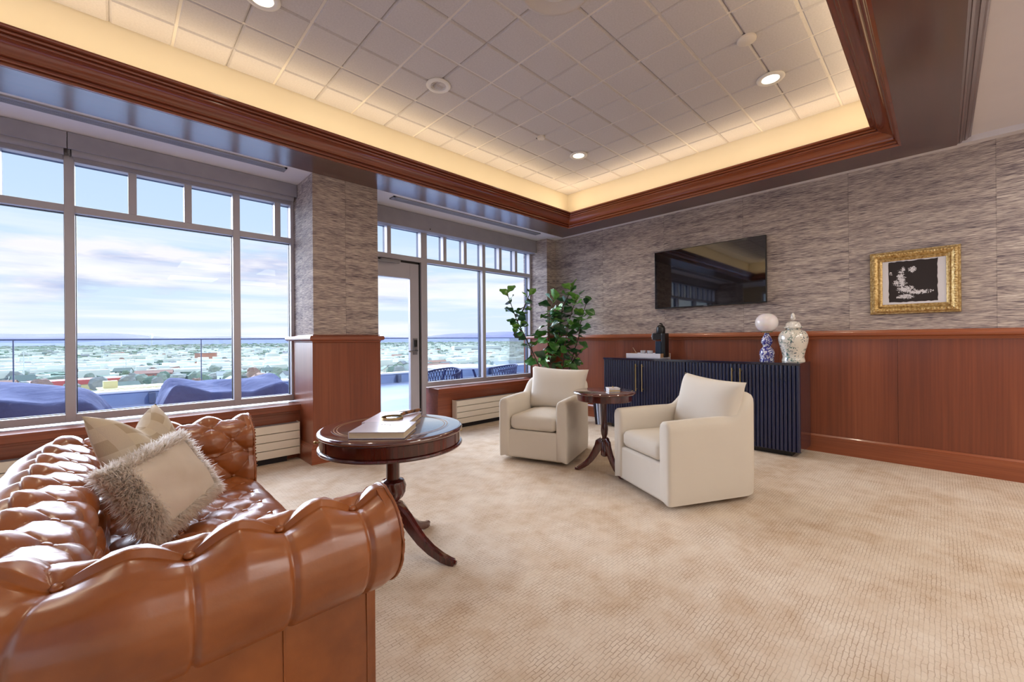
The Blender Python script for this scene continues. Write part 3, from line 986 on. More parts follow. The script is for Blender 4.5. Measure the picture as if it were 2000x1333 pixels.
M_TUMB = glass_mat('pale_tumbler', (1, 1, 1, 1), .8)
_t = M_TUMB.node_tree
_d = node(_t, 'ShaderNodeBsdfDiffuse')
_d.inputs[0].default_value = srgb(235, 236, 245)
_m = node(_t, 'ShaderNodeMixShader', ins={0: .42})
_o = [n for n in _t.nodes if n.type == 'OUTPUT_MATERIAL'][0]
_t.links.new(_o.inputs[0].links[0].from_socket, _m.inputs[1])
_t.links.new(_d.outputs[0], _m.inputs[2])
_t.links.new(_m.outputs[0], _o.inputs[0])
gl_spots = [(4.60, 2.50), (4.64, 2.44), (4.59, 2.40), (4.66, 2.53)]
for k, (gx, gy) in enumerate(gl_spots):
    g = MB().lathe([(.0001, 0), (.024, 0), (.030, .078), (.0275, .078), (.022, .006), (.0001, .006)], seg=20, cap=False).build('drinking_glass', M_TUMB, None, smooth=40, loc=(gx, gy, SBZ + .0115))
    tag(g, ('second clear tumbler from the left on the white tray', 'clear tumbler standing at the back of the tray next to the coffee machine',
            'clear tumbler at the front of the tray, nearest the coffee machine', 'leftmost clear tumbler on the white tray')[k], 'glass', 'tumblers on the serving tray')
b_ = MB().lathe([(.0001, 0), (.03, 0), (.045, .02), (.042, .02), (.028, .004), (.0001, .004)], seg=20, cap=False).build('small_bowl', M_TRAY, None, smooth=40, loc=(4.585, 2.655, SBZ + .0115))
tag(b_, 'tiny pale bowl at the left end of the serving tray', 'bowl')
b_ = MB().tube([(4.60, 2.56, SBZ + .018), (4.60, 2.60, SBZ + .075), (4.60, 2.635, SBZ + .125)], .003, 6).build('stirring_stick', base_mat('pale_wood', srgb(214, 180, 150), .6), None)
tag(b_, 'thin pale wooden stirrer leaning out of the tray', 'stick')
cm = thing('coffee_machine', 'slim black capsule coffee machine at the right end of the tray', 'coffee machine', (4.665, 2.305, SBZ + .0115))
# local: front towards +y
MB().box(-.055, -.025, 0, .05, .045, .19).build('water_tank', base_mat('smoked_tank', srgb(34, 50, 72), .15), cm, bevel=.008)
MB().box(-.05, -.075, 0, .055, -.025, .285).build('column', M_BLACK, cm, bevel=.01)
hdm = MB().box(-.052, -.03, .205, .054, .085, .285).build('brew_head', M_BLACK, cm, bevel=.012)
MB().lathe([(.0001, .285), (.048, .285), (.052, .30), (.050, .345), (.040, .368), (.022, .380), (.0001, .382)], cx=0, cy=.0, seg=24).build('dome', M_BLACK, cm, smooth=40)
MB().tube([(0, -.02, .38), (0, -.01, .395), (0, .012, .397)], .008).build('lever', M_BLACK, cm, smooth=40)
MB().tube([(-.02, .06, .29), (-.02, .098, .275), (-.02, .105, .245), (-.02, .098, .215), (-.02, .07, .20)], .0055).tube([(.02, .06, .29), (.02, .098, .275), (.02, .105, .245), (.02, .098, .215), (.02, .07, .20)], .0055).build('chrome_loop', M_CHROME, cm, smooth=40)

# ------------------------------------------------------------------ slim books leaning at the left end of the sideboard
for k, (y, dx, col, lab) in enumerate(((3.065, .0, srgb(196, 192, 200), 'pale grey folder standing on the carpet against the sideboard end'),
                                       (3.092, -.01, srgb(186, 202, 232), 'light blue folder standing on the carpet between two other folders'),
                                       (3.118, -.02, srgb(48, 36, 44), 'dark folder standing on the carpet, farthest from the sideboard'))):
    mb = MB().box(-.11, -.009, 0, .11, .009, .30)
    o = mb.build('folder', base_mat('folder_cover', col, .5), None, bevel=.002, loc=(4.58 + dx, y - .03, .002))
    o.rotation_euler = (math.radians(-3 - 2 * k), 0, math.radians(4))
    tag(o, lab, 'folder', 'folders beside the sideboard')

# ------------------------------------------------------------------ upholstery helpers
def cushion(w, h, T, n=26, pinch=.10, flat=2.6, corner_fn=None):
    """puffed pillow in local XY (w x h) with thickness along Z; returns mesh"""
    u = np.linspace(-1, 1, n)
    U, V = np.meshgrid(u, u, indexing='ij')
    X = w / 2 * U * (1 - pinch * (1 - V ** 2))
    Y = h / 2 * V * (1 - pinch * (1 - U ** 2))
    t = np.clip(1 - np.abs(U) ** flat, 0, 1) ** .55 * np.clip(1 - np.abs(V) ** flat, 0, 1) ** .55
    rs = np.random.RandomState(n)
    wr = .5 * np.sin(U * 9 + V * 4) * np.abs(U * V) * .05 * T
    Z = T / 2 * t + wr * t
    top = np.stack([X, Y, Z], 2)
    bot = np.stack([X, Y, -T / 2 * t], 2)
    if corner_fn is not None:
        top = corner_fn(top, U, V)
        bot = corner_fn(bot, U, V)
    v = np.concatenate([top.reshape(-1, 3), bot.reshape(-1, 3)])
    idx = np.arange(n * n).reshape(n, n)
    fs = []
    for i in range(n - 1):
        for j in range(n - 1):
            a, b, c, d = idx[i, j], idx[i + 1, j], idx[i + 1, j + 1], idx[i, j + 1]
            fs.append((a, b, c, d))
            fs.append((a + n * n, d + n * n, c + n * n, b + n * n))
    me = bpy.data.meshes.new('cushion')
    me.from_pydata(v.tolist(), [], fs)
    import bmesh
    bm = bmesh.new()
    bm.from_mesh(me)
    bmesh.ops.remove_doubles(bm, verts=bm.verts, dist=1e-5)
    bm.to_mesh(me)
    bm.free()
    return me

M_LINEN = noisy('cream_linen', [srgb(214, 204, 190), srgb(217, 208, 194)], 3, .9, bmp=.15, bscale=500, spec=.2)
M_LINEN2 = noisy('cream_linen_pillow', [srgb(220, 211, 198), srgb(223, 214, 202)], 3, .9, bmp=.15, bscale=500, spec=.2)
M_DARKWOOD = base_mat('dark_base', srgb(36, 30, 36), .5)

def armchair(loc, rz, label):
    t = thing('swivel_armchair', label, 'armchair', (loc[0], loc[1], 0), rz, 'cream swivel armchairs')
    W, D, TH = .66, .80, .105
    # centre line of the wall in plan, from right arm front round the back to the left arm front
    R = .15
    hw, xf, xb = W / 2 - TH / 2, D / 2 - .02, -D / 2 + TH / 2
    path = []
    for k in range(14):
        path.append((xf + (xb + R - xf) * k / 14, -hw))
    for k in range(9):
        a = -PI / 2 - PI / 2 * k / 8
        path.append((xb + R + R * math.cos(a), -hw + R + R * math.sin(a)))
    for k in range(1, 8):
        path.append((xb, (-hw + R) + (2 * hw - 2 * R) * k / 8))
    for k in range(9):
        a = PI - PI / 2 * k / 8
        path.append((xb + R + R * math.cos(a), hw - R + R * math.sin(a)))
    for k in range(1, 15):
        path.append((xb + R + (xf - xb - R) * k / 14, hw))
    pth = [Vector((p[0], p[1], 0)) for p in path]
    rings = []
    n = len(pth)
    zb, zi = .035, .24
    def section(p, nrm, H, th, z0):
        r = th / 2
        pts = []
        out_b = z0
        prof = [(r * .93, out_b), (r * .97, out_b + .03), (r, out_b + .10), (r * 1.0, H - r * 1.3), (r * .96, H - r * .8), (r * .74, H - r * .28), (r * .36, H - r * .04), (-r * .1, H),
                (-r * .5, H - r * .1), (-r * .82, H - r * .42), (-r * .98, H - r * 1.0), (-r, H - r * 1.6), (-r, z0 + .20), (-r, z0 + .02)]
        for o_, z in prof:
            pts.append(p + nrm * o_ + Vector((0, 0, z)))
        return pts
    for i, p in enumerate(pth):
        d = (pth[min(i + 1, n - 1)] - pth[max(i - 1, 0)]).normalized()
        nrm = Vector((-d.y, d.x, 0)) * -1      # outward
        c = p - Vector((.05, 0, 0))
        if nrm.dot(Vector((p.x * .2, p.y, 0)) if abs(p.y) > .1 else Vector((-1, 0, 0))) < 0:
            nrm = -nrm
        s_ = (p.x - xb) / (xf - xb)
        k = max(0, min(1, (s_ - .06) / .30))
        H = .565 + (.715 - .565) * (1 - k * k * (3 - 2 * k)) + .008 * math.sin(s_ * 3)
        ends = []
        if i == 0 or i == n - 1:
            # rounded front of the arm
            seq = []
            for q in range(5):
                a = PI / 2 * q / 4
                seq.append((math.sin(a), math.cos(a)))
            rr = []
            for fx, sc_ in seq:
                th = TH - .044 * (1 - sc_)
                rr.append(section(p + Vector((.022 * fx, 0, 0)), nrm, H - .022 * (1 - sc_), th, zb + .004 * (1 - sc_)))
            if i == 0:
                rr = rr[::-1]
            rings += rr
        else:
            rings.append(section(p, nrm, H, TH, zb))
    m_ = MB().loft(rings)
    me = m_.mesh('arm_shell')
    import bmesh
    bm = bmesh.new(); bm.from_mesh(me); bmesh.ops.recalc_face_normals(bm, faces=bm.faces); bm.to_mesh(me); bm.free()
    mk('arm_shell', me, M_LINEN, t, smooth=50)
    MB().box(-.30, -hw, .035, D / 2 - .008, hw, .285).build('front_rail', M_LINEN, t, smooth=40, bevel=.02, seg=3)
    # seat cushion: rounded block
    def block(x0, x1, y0, y1, z0, z1, r, puff):
        rings = []
        nx = 40
        def outline(ins, z, pf=0):
            pts = []
            a0, a1, b0, b1 = x0 + ins, x1 - ins, y0 + ins, y1 - ins
            rr = max(.004, r * 1.2 - ins * .4)
            for (cx, cy, st) in ((a1 - rr, b1 - rr, 0), (a0 + rr, b1 - rr, PI / 2), (a0 + rr, b0 + rr, PI), (a1 - rr, b0 + rr, 1.5 * PI)):
                for k in range(7):
                    a = st + PI / 2 * k / 6
                    pts.append((cx + rr * math.cos(a), cy + rr * math.sin(a), z))
            return pts
        mb = MB()
        seq = [(r * .9, z0), (r * .3, z0 + r * .35), (0, z0 + r)]
        seq += [(0, z1 - r), (r * .3, z1 - r * .35), (r * .9, z1)]
        for k in range(1, 6):
            f = k / 6
            seq.append((r * .9 + f * (min(x1 - x0, y1 - y0) / 2 - r), z1 + puff * math.sin(PI / 2 * f)))
        mb.loft([outline(i_, z) for i_, z in seq])
        return mb
    bk = block(-.24, D / 2 - .002, -hw + TH / 2 + .004, hw - TH / 2 - .004, .288, .415, .035, .02).build('seat_cushion', M_LINEN, t, smooth=60)
    c = mk('back_pillow', cushion(.60, .43, .20, 24, .075, 3.0), M_LINEN2, t, smooth=180)
    c.location = (-.165, .0, .635)
    # local pillow X -> chair Y, pillow Y -> up, normal -> forward
    c.matrix_local = Matrix.Translation((-.15, .04, .605)) @ Matrix.Rotation(math.radians(-14), 4, 'Y') @ Matrix.Rotation(math.radians(-2.5), 4, 'X') @ Matrix(((0, 0, 1, 0), (1, 0, 0, 0), (0, 1, 0, 0), (0, 0, 0, 1)))
    MB().lathe([(.0001, 0), (.24, 0), (.25, .01), (.25, .05), (.0001, .05)], seg=36).build('swivel_base', M_DARKWOOD, t)
    return t
armchair((3.033, 2.651), math.radians(199.5), 'cream swivel armchair beside the fig, farther from the camera')
armchair((3.011, 1.302), math.radians(153), 'cream swivel armchair in front of the sideboard, nearer the camera')

# ------------------------------------------------------------------ pedestal tables
def cabriole(t, ang, r1, z1, mat, w0=.034, w1=.020, h0=.06, h1=.022, tip=True):
    ca, sa = math.cos(ang), math.sin(ang)
    pr = [(.02, z1), (.045, z1 * .97), (.08 * r1 / .35, z1 * .84), (.12 * r1 / .35, z1 * .64), (.17 * r1 / .35, z1 * .42), (.225 * r1 / .35, z1 * .25), (.285 * r1 / .35, z1 * .13), (.33 * r1 / .35, h1 * .55), (r1, h1 * .5)]
    rings = []
    m = len(pr)
    for i, (r, z) in enumerate(pr):
        a = pr[max(0, i - 1)]
        b = pr[min(m - 1, i + 1)]
        d = Vector((b[0] - a[0], b[1] - a[1])).normalized()
        nn = Vector((-d.y, d.x))
        f = i / (m - 1)
        w = w0 + (w1 - w0) * f
        h = h0 + (h1 - h0) * f ** .8
        ring = []
        for (su, sv) in ((-.5, -.5), (.5, -.5), (.5, .32), (.28, .5), (-.28, .5), (-.5, .32)):
            rr = r + nn.x * h * sv
            zz = max(.001, z + nn.y * h * sv)
            ring.append((rr * ca - su * w * sa, rr * sa + su * w * ca, zz))
        rings.append(ring)
    leg = MB().loft(rings).build('leg', mat, t, smooth=35)
    if tip:
        MB().tube([((r1 - .03) * ca, (r1 - .03) * sa, h1 * .58), ((r1 + .012) * ca, (r1 + .012) * sa, h1 * .5)], [.013, .010], 8).build('toe_cap', mat, leg, smooth=40)
    return leg

dt = thing('drum_table', 'round mahogany drum table with leather top holding the books', 'table', (1.03, 1.96, 0))
MB().lathe([(.0001, .636), (.340, .636), (.348, .638), (.354, .643), (.356, .650), (.353, .657), (.346, .661), (.338, .662), (.290, .6622), (.0001, .6622)], seg=96).build('top', M_MAHOH, dt, smooth=40)
M_LEATHTOP = noisy('tooled_leather', [srgb(62, 26, 24), srgb(78, 36, 32)], 30, .2, coat=1.0, bmp=.06, bscale=180)
M_LEATHTOP.node_tree.nodes['Principled BSDF'].inputs['Coat IOR'].default_value = 2.0
M_GOLDLINE = base_mat('gold_tooling', srgb(170, 120, 70), .4, .5)
MB().lathe([(.0001, .6632), (.285, .6632), (.290, .6622)], seg=96, cap=False).build('leather_inset', M_LEATHTOP, dt, smooth=60)
for r0 in (.262, .276):
    rings = []
    MBl = MB()
    MBl.lathe([(r0, .6633), (r0, .6637), (r0 + .0035, .6637), (r0 + .0035, .6633)], seg=96, cap=False)
    MBl.build('gold_tooling', M_GOLDLINE, dt)
MB().lathe([(.0001, .583), (.341, .583), (.341, .637), (.0001, .637)], seg=96).build('apron', M_MAHO, dt, smooth=30)
MB().lathe([(.0001, .564), (.342, .564), (.352, .567), (.355, .573), (.352, .580), (.342, .584), (.0001, .584)], seg=96).build('lower_rim', M_MAHO, dt, smooth=40)
for k, (d0_, d1_) in enumerate(((-174, -50), (-48, 4), (6, 130), (132, 184))):
    a0, a1 = math.radians(d0_), math.radians(d1_)
    rings = []
    for i in range(25):
        a = a0 + (a1 - a0) * i / 24
        rings.append([(r * math.cos(a), r * math.sin(a), z) for r, z in ((.338, .587), (.3445, .587), (.3445, .635), (.338, .635))])
    d = MB().loft(rings).build('drawer', M_MAHO, dt, smooth=30)
    am = (a0 + a1) / 2
    for off in ((0,) if k % 2 else ()):
        q = am + off
        kb = MB().tube([(.343 * math.cos(q), .343 * math.sin(q), .611), (.355 * math.cos(q), .355 * math.sin(q), .611)], .004)
        kb.ell((.360 * math.cos(q), .360 * math.sin(q), .611), .008, .008, .008, 10, 6)
        kb.build('knob', M_BRASS, d, smooth=60)
MB().lathe([(.050, .566), (.050, .555), (.037, .548), (.034, .54), (.034, .40), (.034, .392), (.040, .388), (.054, .384), (.058, .376), (.058, .366), (.062, .35), (.059, .325), (.048, .30), (.034, .282), (.027, .276), (.032, .270), (.036, .264), (.032, .257), (.028, .25), (.040, .24), (.044, .225), (.044, .13), (.034, .12), (.0001, .118)],
           seg=48, lobes=12, amp=.09, twist=30, rng=(.285, .378)).build('column', M_MAHO, dt, smooth=50)
for k in range(4):
    cabriole(dt, math.radians(-62.5 + 90 * k), .345, .235, M_MAHO, .044, .028, .075, .032)

def book(name, w, d, h, cover, label, loc, rz, page=srgb(232, 220, 198), spine_x=True):
    t = thing(name, label, 'book', loc, rz)
    MB().box(-w / 2, -d / 2, 0, w / 2, d / 2, .003).build('back_cover', cover, t)
    MB().box(-w / 2, -d / 2, h - .003, w / 2, d / 2, h).build('front_cover', cover, t)
    MB().box(-w / 2, -d / 2, .003, -w / 2 + .003, d / 2, h - .003).build('spine', cover, t)
    pm = noisy('paper_edges', [srgb(214, 196, 160), page], 4, .8, vscale=(1, 1, 500))
    MB().box(-w / 2 + .003, -d / 2 + .004, .003, w / 2 - .004, d / 2 - .004, h - .003).build('page_block', pm, t)
    return t
M_COVER1 = noisy('pale_cover', [srgb(206, 200, 214), srgb(222, 218, 230)], 3, .25, coat=.5)
M_COVER2 = noisy('lilac_cover', [srgb(196, 176, 190), srgb(216, 204, 216)], 5, .3, coat=.4)
TT = .6642
A45 = math.radians(-44)
book('large_book', .235, .30, .026, M_COVER2, 'larger art book lying under the other book on the drum table', (1.082, 2.044, TT), A45)
bk1 = book('coffee_table_book', .25, .235, .030, M_COVER1, 'white covered art book lying uppermost toward the front of the drum table', (.918, 1.826, TT), A45)
# printed motif and lettering-like marks on the cover (illegible in the photograph)
mk_ = MB()
random.seed(5)
for k in range(5):
    mk_.box(-.03 + .014 * k, .035 + random.uniform(-.012, .012), .0300, -.022 + .014 * k, .050 + random.uniform(-.01, .01), .0303)
mk_.build('cover_print', base_mat('brown_ink', srgb(120, 90, 96), .6), bk1)
mg = thing('magnifying_glass', 'brass rimmed magnifying glass with horn handle lying on the books', 'magnifying glass', (1.05, 2.0, TT + .0265), math.radians(22))
rg_ = [(.052 * math.cos(a * 2 * PI / 32), .052 * math.sin(a * 2 * PI / 32)) for a in range(32)]
rings = []
for x, y in rg_:
    rings.append([(x * q, y * q, z) for q, z in ((1.0, 0), (1.07, .001), (1.07, .011), (1.0, .012))])
MB().loft(rings, closed=True).build('rim', M_BRASS, mg, smooth=40)
MB().lathe([(.0001, .004), (.03, .0045), (.052, .006), (.03, .0075), (.0001, .008)], seg=32, cap=False).build('lens', M_CLEAR, mg, smooth=180)
M_HORN = noisy('horn', [srgb(50, 32, 24), srgb(150, 104, 70), srgb(40, 26, 22)], 30, .35)
MB().tube([(.055, 0, .006), (.075, 0, .007)], .006).build('collar', M_BRASS, mg, smooth=40)
MB().tube([(.073, 0, .008), (.10, .002, .011), (.135, .0, .012), (.17, -.004, .012), (.205, -.006, .012), (.235, -.004, .013)], [.008, .011, .010, .010, .011, .004], 10).build('grip', M_HORN, mg, smooth=50)

stb = thing('side_table', 'small round mahogany tripod table between the two armchairs', 'table', (2.945, 1.955, 0))
MB().lathe([(.0001, .645), (.245, .645), (.253, .648), (.257, .655), (.253, .662), (.245, .665), (.0001, .665)], seg=72).build('top', M_MAHOH, stb, smooth=40)
MB().lathe([(.0001, .590), (.222, .590), (.226, .594), (.226, .646), (.0001, .646)], seg=72).build('apron', M_MAHO, stb, smooth=30)
MB().lathe([(.05, .592), (.05, .58), (.026, .572), (.022, .56), (.020, .50), (.019, .44), (.021, .40), (.027, .37), (.030, .34), (.028, .31), (.020, .285), (.018, .275), (.026, .268), (.027, .258), (.021, .250), (.030, .24), (.032, .13), (.02, .12), (.0001, .118)], seg=32).build('column', M_MAHO, stb, smooth=50)
for k in range(3):
    cabriole(stb, math.radians(128 + 120 * k), .235, .235, M_MAHO, .034, .020, .085, .024)
bx = thing('trinket_box', 'small white and brass coaster box on the side table', 'box', (2.935, 1.865, .6655), math.radians(-40))
M_MARB = noisy('bone_inlay', [srgb(214, 208, 206), srgb(238, 234, 236)], 30, .3)
MB().box(-.045, -.045, 0, .045, .045, .028).build('body', M_MARB, bx, bevel=.003)
MB().box(-.047, -.047, .028, .047, .047, .036).build('lid', M_MARB, bx, bevel=.002)
MB().box(-.046, -.0475, .010, .046, -.0455, .018).box(.0455, -.046, .010, .0475, .046, .018).build('brass_band', M_BRASS, bx)
MB().ell((0, 0, .041), .008, .008, .006, 10, 6).build('finial', M_BRASS, bx, smooth=60)

# ------------------------------------------------------------------ chesterfield sofa
def leather():
    m = base_mat('tan_leather', srgb(150, 84, 46), .34, 0, .5, .35)
    t = m.node_tree
    b = t.nodes['Principled BSDF']
    b.inputs['Coat Roughness'].default_value = .28
    b.inputs['Coat IOR'].default_value = 1.7
    b.inputs['Coat Weight'].default_value = .6
    v = coords(t)
    n1 = noise(t, v, 4.5, 4, .6)
    t.links.new(ramp(t, n1, [(.3, srgb(130, 68, 26)), (.5, srgb(156, 86, 35)), (.72, srgb(178, 104, 47))]).outputs[0], b.inputs['Base Color'])
    n2 = noise(t, v, 160, 3, .6)
    n3 = noise(t, v, 14, 3, .6, .6)
    t.links.new(ramp(t, n1, [(.3, (.30, .30, .30)), (.7, (.40, .40, .40))]).outputs[0], b.inputs['Roughness'])
    bump(t, math_n(t, 'ADD', math_n(t, 'MULTIPLY', n2, .25), n3), .16, .006, b)
    return m
M_LEA = leather()
SXF, SYN, SYF, SXB = .50, 1.165, 2.375, -.02     # front plane, near and far inner arm faces, inner back face

def tuft(u, v, du, dv, phase=0.0):
    """buttoned diamond relief in [0,1]; buttons where u/du+v/dv and u/du-v/dv are both even integers"""
    a = (u / du + v / dv) / 2 + phase
    b = (u / du - v / dv) / 2 + phase
    sa, sb_ = np.abs(np.sin(PI * a)), np.abs(np.sin(PI * b))
    c = np.minimum(sa, sb_)
    puff = c ** .38
    ra = (a - np.round(a)) * 2 * min(du, dv)
    rb = (b - np.round(b)) * 2 * min(du, dv)
    # distance to the nearest button
    d2 = ((a - np.round(a)) + (b - np.round(b))) * du
    d3 = ((a - np.round(a)) - (b - np.round(b))) * dv
    dist = np.sqrt(d2 ** 2 + d3 ** 2)
    wide = 1 - np.exp(-(dist / (.55 * min(du, dv))) ** 1.6)
    return .50 * puff + .50 * wide, dist, a, b

prof_in = [(.0, .40), (-.004, .44), (.0, .48), (.008, .52), (.020, .56)]
# profile as dense polyline: offset outward o, height z, arc length
def sofa_profile():
    pts = [(.010, .36), (.0, .42), (.0, .47), (.006, .52), (.014, .56)]
    cx, cz, r = .133, .604, .113
    for k in range(25):
        a = math.radians(200 - k * (200 + 92) / 24)      # from inner side over the top to underneath
        pts.append((cx + r * math.cos(a), cz + r * math.sin(a)))
    q = [pts[0]]
    P = np.array(pts)
    seg = np.r_[0, np.cumsum(np.hypot(*np.diff(P, axis=0).T))]
    s = np.arange(0, seg[-1], .0046)
    return np.interp(s, seg, P[:, 0]), np.interp(s, seg, P[:, 1]), s
po, pz, ps = sofa_profile()
# the plan path (inner face): near arm front -> back -> far arm front
RC = .055
def plan_path(step=.0075):
    pts = []
    n = 60
    for k in range(n):
        pts.append((SXF + (SXB + RC - SXF) * k / n, SYN, 0, -1))
    for k in range(24):
        a = PI / 2 * k / 24
        pts.append((SXB + RC - RC * math.sin(a), SYN + RC - RC * math.cos(a), -math.sin(a), -math.cos(a)))
    n = 150
    for k in range(n):
        pts.append((SXB, SYN + RC + (SYF - SYN - 2 * RC) * k / n, -1, 0))
    for k in range(24):
        a = PI / 2 * k / 24
        pts.append((SXB + RC - RC * math.cos(a), SYF - RC + RC * math.sin(a), -math.cos(a), math.sin(a)))
    n = 60
    for k in range(n + 1):
        pts.append((SXB + RC + (SXF - SXB - RC) * k / n, SYF, 0, 1))
    return np.array(pts)
PPn = plan_path()
mid = PPn[:, :2] + PPn[:, 2:] * .12
S_ = np.r_[0, np.cumsum(np.hypot(*np.diff(mid, axis=0).T))]
# resample evenly along the roll crest
ns = int(S_[-1] / .0046)
sv = np.linspace(0, S_[-1], ns)
PP = np.stack([np.interp(sv, S_, PPn[:, k]) for k in range(4)], 1)
PP[:, 2:] /= np.linalg.norm(PP[:, 2:], axis=1, keepdims=True)
nb = 16
DU = S_[-1] / (2 * nb)            # half spacing between buttons in a row
DV = .094
Uu = sv[:, None] - DU * .0
Vv = ps[None, :]
V_LAST = .462          # arc length of the last button row on the outer side of the crest
h, dist, ta, tb = tuft(np.broadcast_to(Uu, (ns, len(ps))) - DU * .95, np.broadcast_to(Vv, (ns, len(ps))) - V_LAST, DU, DV)
# beyond the last row: straight pleats running down the outside of the roll
ua = (np.broadcast_to(Uu, h.shape) - DU * .95) / (2 * DU)
pl = np.abs(np.sin(PI * ua))
xo = np.clip((Vv - V_LAST) / .19, 0, 1)
duo = (ua - np.round(ua)) * 2 * DU
dbt = np.sqrt(duo ** 2 + (Vv - V_LAST) ** 2)
hp = .70 + .30 * np.clip(pl / .16, 0, 1) ** .6
hb = 1 - np.exp(-(dbt / .058) ** 1.4)
h_out = hp * (.0 + 1.0 * hb)
fade = np.broadcast_to(np.clip((Vv - V_LAST) / .004, 0, 1), h.shape)
H_ = np.where(fade > 0.5, h_out, h)
endf = np.clip((sv[:, None]) / .03, 0, 1) * np.clip((S_[-1] - sv[:, None]) / .03, 0, 1)
AMP = .046
lowf = np.clip(ps[None, :] / .03, .2, 1)
hemf = np.clip((ps[-1] - ps[None, :]) / .02, .3, 1)
bl = np.clip((np.broadcast_to(Vv, h.shape) - (V_LAST - DV)) / DV, 0, 1)
bl = bl * bl * (3 - 2 * bl)
disp = (.036 + .016 * bl) * (H_ - (.72 - .08 * bl)) * lowf * (.55 + .45 * np.minimum(endf, 1)) * hemf
cosu = np.cos(PI * ua) ** 2
disp = disp - .017 * np.exp(-((Vv - (V_LAST - .85 * DV)) / (.55 * DV)) ** 2) * cosu * endf
# normals of the profile in (o, z)
go, gz = np.gradient(po), np.gradient(pz)
ln = np.hypot(go, gz)
no, nz_ = -gz / ln, go / ln          # points outward from the stuffing
no, nz_ = np.where(True, -gz / ln, 0), np.where(True, go / ln, 0)
O = po[None, :] + disp * no[None, :]
Z = pz[None, :] + disp * nz_[None, :]
# soften ends so the roll closes toward its scroll face
P3 = np.stack([PP[:, 0:1] + PP[:, 2:3] * O, PP[:, 1:2] + PP[:, 3:4] * O, Z], 2)
sofa = thing('chesterfield_sofa', 'tan leather button-tufted chesterfield sofa with rolled arms', 'sofa', (.14, 1.77, 0))
OFF = np.array([.14, 1.77, 0])
def fix_normals(me):
    import bmesh
    bm = bmesh.new(); bm.from_mesh(me); bmesh.ops.recalc_face_normals(bm, faces=bm.faces); bm.to_mesh(me); bm.free()
me = grid_mesh('rolled_back', P3 - OFF)
mk('back_and_arms', me, M_LEA, sofa, smooth=180)
# buttons: at lattice points inside, and on the last row
bt = MB().ell((0, 0, 0), .011, .011, .006, 10, 6).mesh('button')
cnt = 0
def place_button(u, v):
    i = int(round(u / S_[-1] * (ns - 1)))
    j = int(round(v / .0046))
    if not (2 < i < ns - 3 and 2 < j < len(ps) - 3):
        return
    p = Vector(P3[i, j] - OFF)
    tu = Vector(P3[i + 2, j] - P3[i - 2, j]).normalized()
    nx = PP[i, 2] * no[j]; ny = PP[i, 3] * no[j]; nzz = nz_[j]
    nn = Vector((nx, ny, nzz)).normalized()
    b = mk('button', bt, M_LEA, sofa, smooth=180)
    b.matrix_local = Matrix.Translation(p + nn * .004) @ nn.to_track_quat('Z', 'Y').to_matrix().to_4x4()
for r_ in range(0, 6):
    v = V_LAST - r_ * DV
    if v < .04:
        break
    k = 0
    while True:
        u = DU * .95 + DU * (2 * k + (r_ % 2))
        if u > S_[-1] - .03:
            break
        place_button(u, v)
        k += 1
# plain outer panels under the roll
def outer_panel(name, o_, z0, z1, i0, i1):
    Q = PP[i0:i1]
    zs = np.array([z0, z0 + .01, (z0 + z1) / 2, z1])
    oo = np.array([o_ - .004, o_, o_ + .002, o_ - .004])
    A = np.stack([Q[:, 0:1] + Q[:, 2:3] * oo, Q[:, 1:2] + Q[:, 3:4] * oo, np.broadcast_to(zs, (len(Q), 4))], 2)
    return mk(name, grid_mesh(name, A - OFF), M_LEA, sofa, smooth=180)
ia = int(ns * .24)
ib = int(ns * .76)
outer_panel('outer_panel', .085, .055, .515, 0, ia + 1)
outer_panel('outer_panel', .085, .055, .515, ia, ib + 1)
outer_panel('outer_panel', .085, .055, .515, ib, ns)
# a seam in the outside panel of the near arm
for (sx_, yy_) in ((.285, SYN - .0865), (SXF - .012, SYN - .086)):
    MB().tube([(sx_ - .14, yy_ - 1.77, .06), (sx_ - .14, yy_ - .001 - 1.77, .25), (sx_ - .14, yy_ - 1.77, .50)], .0022, 6).build('seam_welt', M_LEA, sofa, smooth=60)
# scroll-shaped front faces of the two arms with welts and nail heads
nail = MB().ell((0, 0, 0), .0045, .0045, .003, 8, 5).mesh('nail_head')
M_NAIL = base_mat('antique_nail', srgb(150, 96, 60), .35, .8)
for sgn, y0, idx in ((-1, SYN, 0), (1, SYF, ns - 1)):
    P_end = P3[idx]
    poly = [(p[1], p[2]) for p in P_end[::4]]
    ybase_o = y0 + sgn * .083
    ybase_i = y0 - sgn * .0
    outline = [(ybase_i, .055)] + [(y0, .40)] + poly[2:] + [(ybase_o, .50), (ybase_o, .055)]
    cyy = sum(p[0] for p in outline) / len(outline)
    czz = sum(p[1] for p in outline) / len(outline)
    ringb = [(SXF, a, b) for a, b in outline]
    ringf = []
    for a, b in outline:
        d = Vector((cyy - a, (czz if b < .5 else .604) - b))
        if d.length > .001:
            d = d.normalized() * .010
        ringf.append((SXF + .012, a + d.x, b + d.y))
    ring0 = [(SXF - .02, a, b) for a, b in outline]
    mb = MB().loft([[(p[0] - .14, p[1] - 1.77, p[2]) for p in r] for r in (ring0, ringb, ringf)])
    me = mb.mesh('arm_front')
    fix_normals(me)
    mk('arm_front', me, M_LEA, sofa, smooth=40)
    MB().tube([(p[0] + .004 - .14, p[1] - 1.77, p[2]) for p in ringb[1:-1]], .0045, 8).build('welt', M_LEA, sofa, smooth=60)
    for a, b in outline[6:-3:1]:
        d = Vector((y0 + sgn * .133 - a, .604 - b)).normalized() * .016
        nh = mk('nail_head', nail, M_NAIL, sofa, smooth=180)
        nh.matrix_local = Matrix.Translation((SXF + .0145 - .14, a + d.x - 1.77, b + d.y)) @ Matrix.Rotation(PI / 2, 4, 'Y')
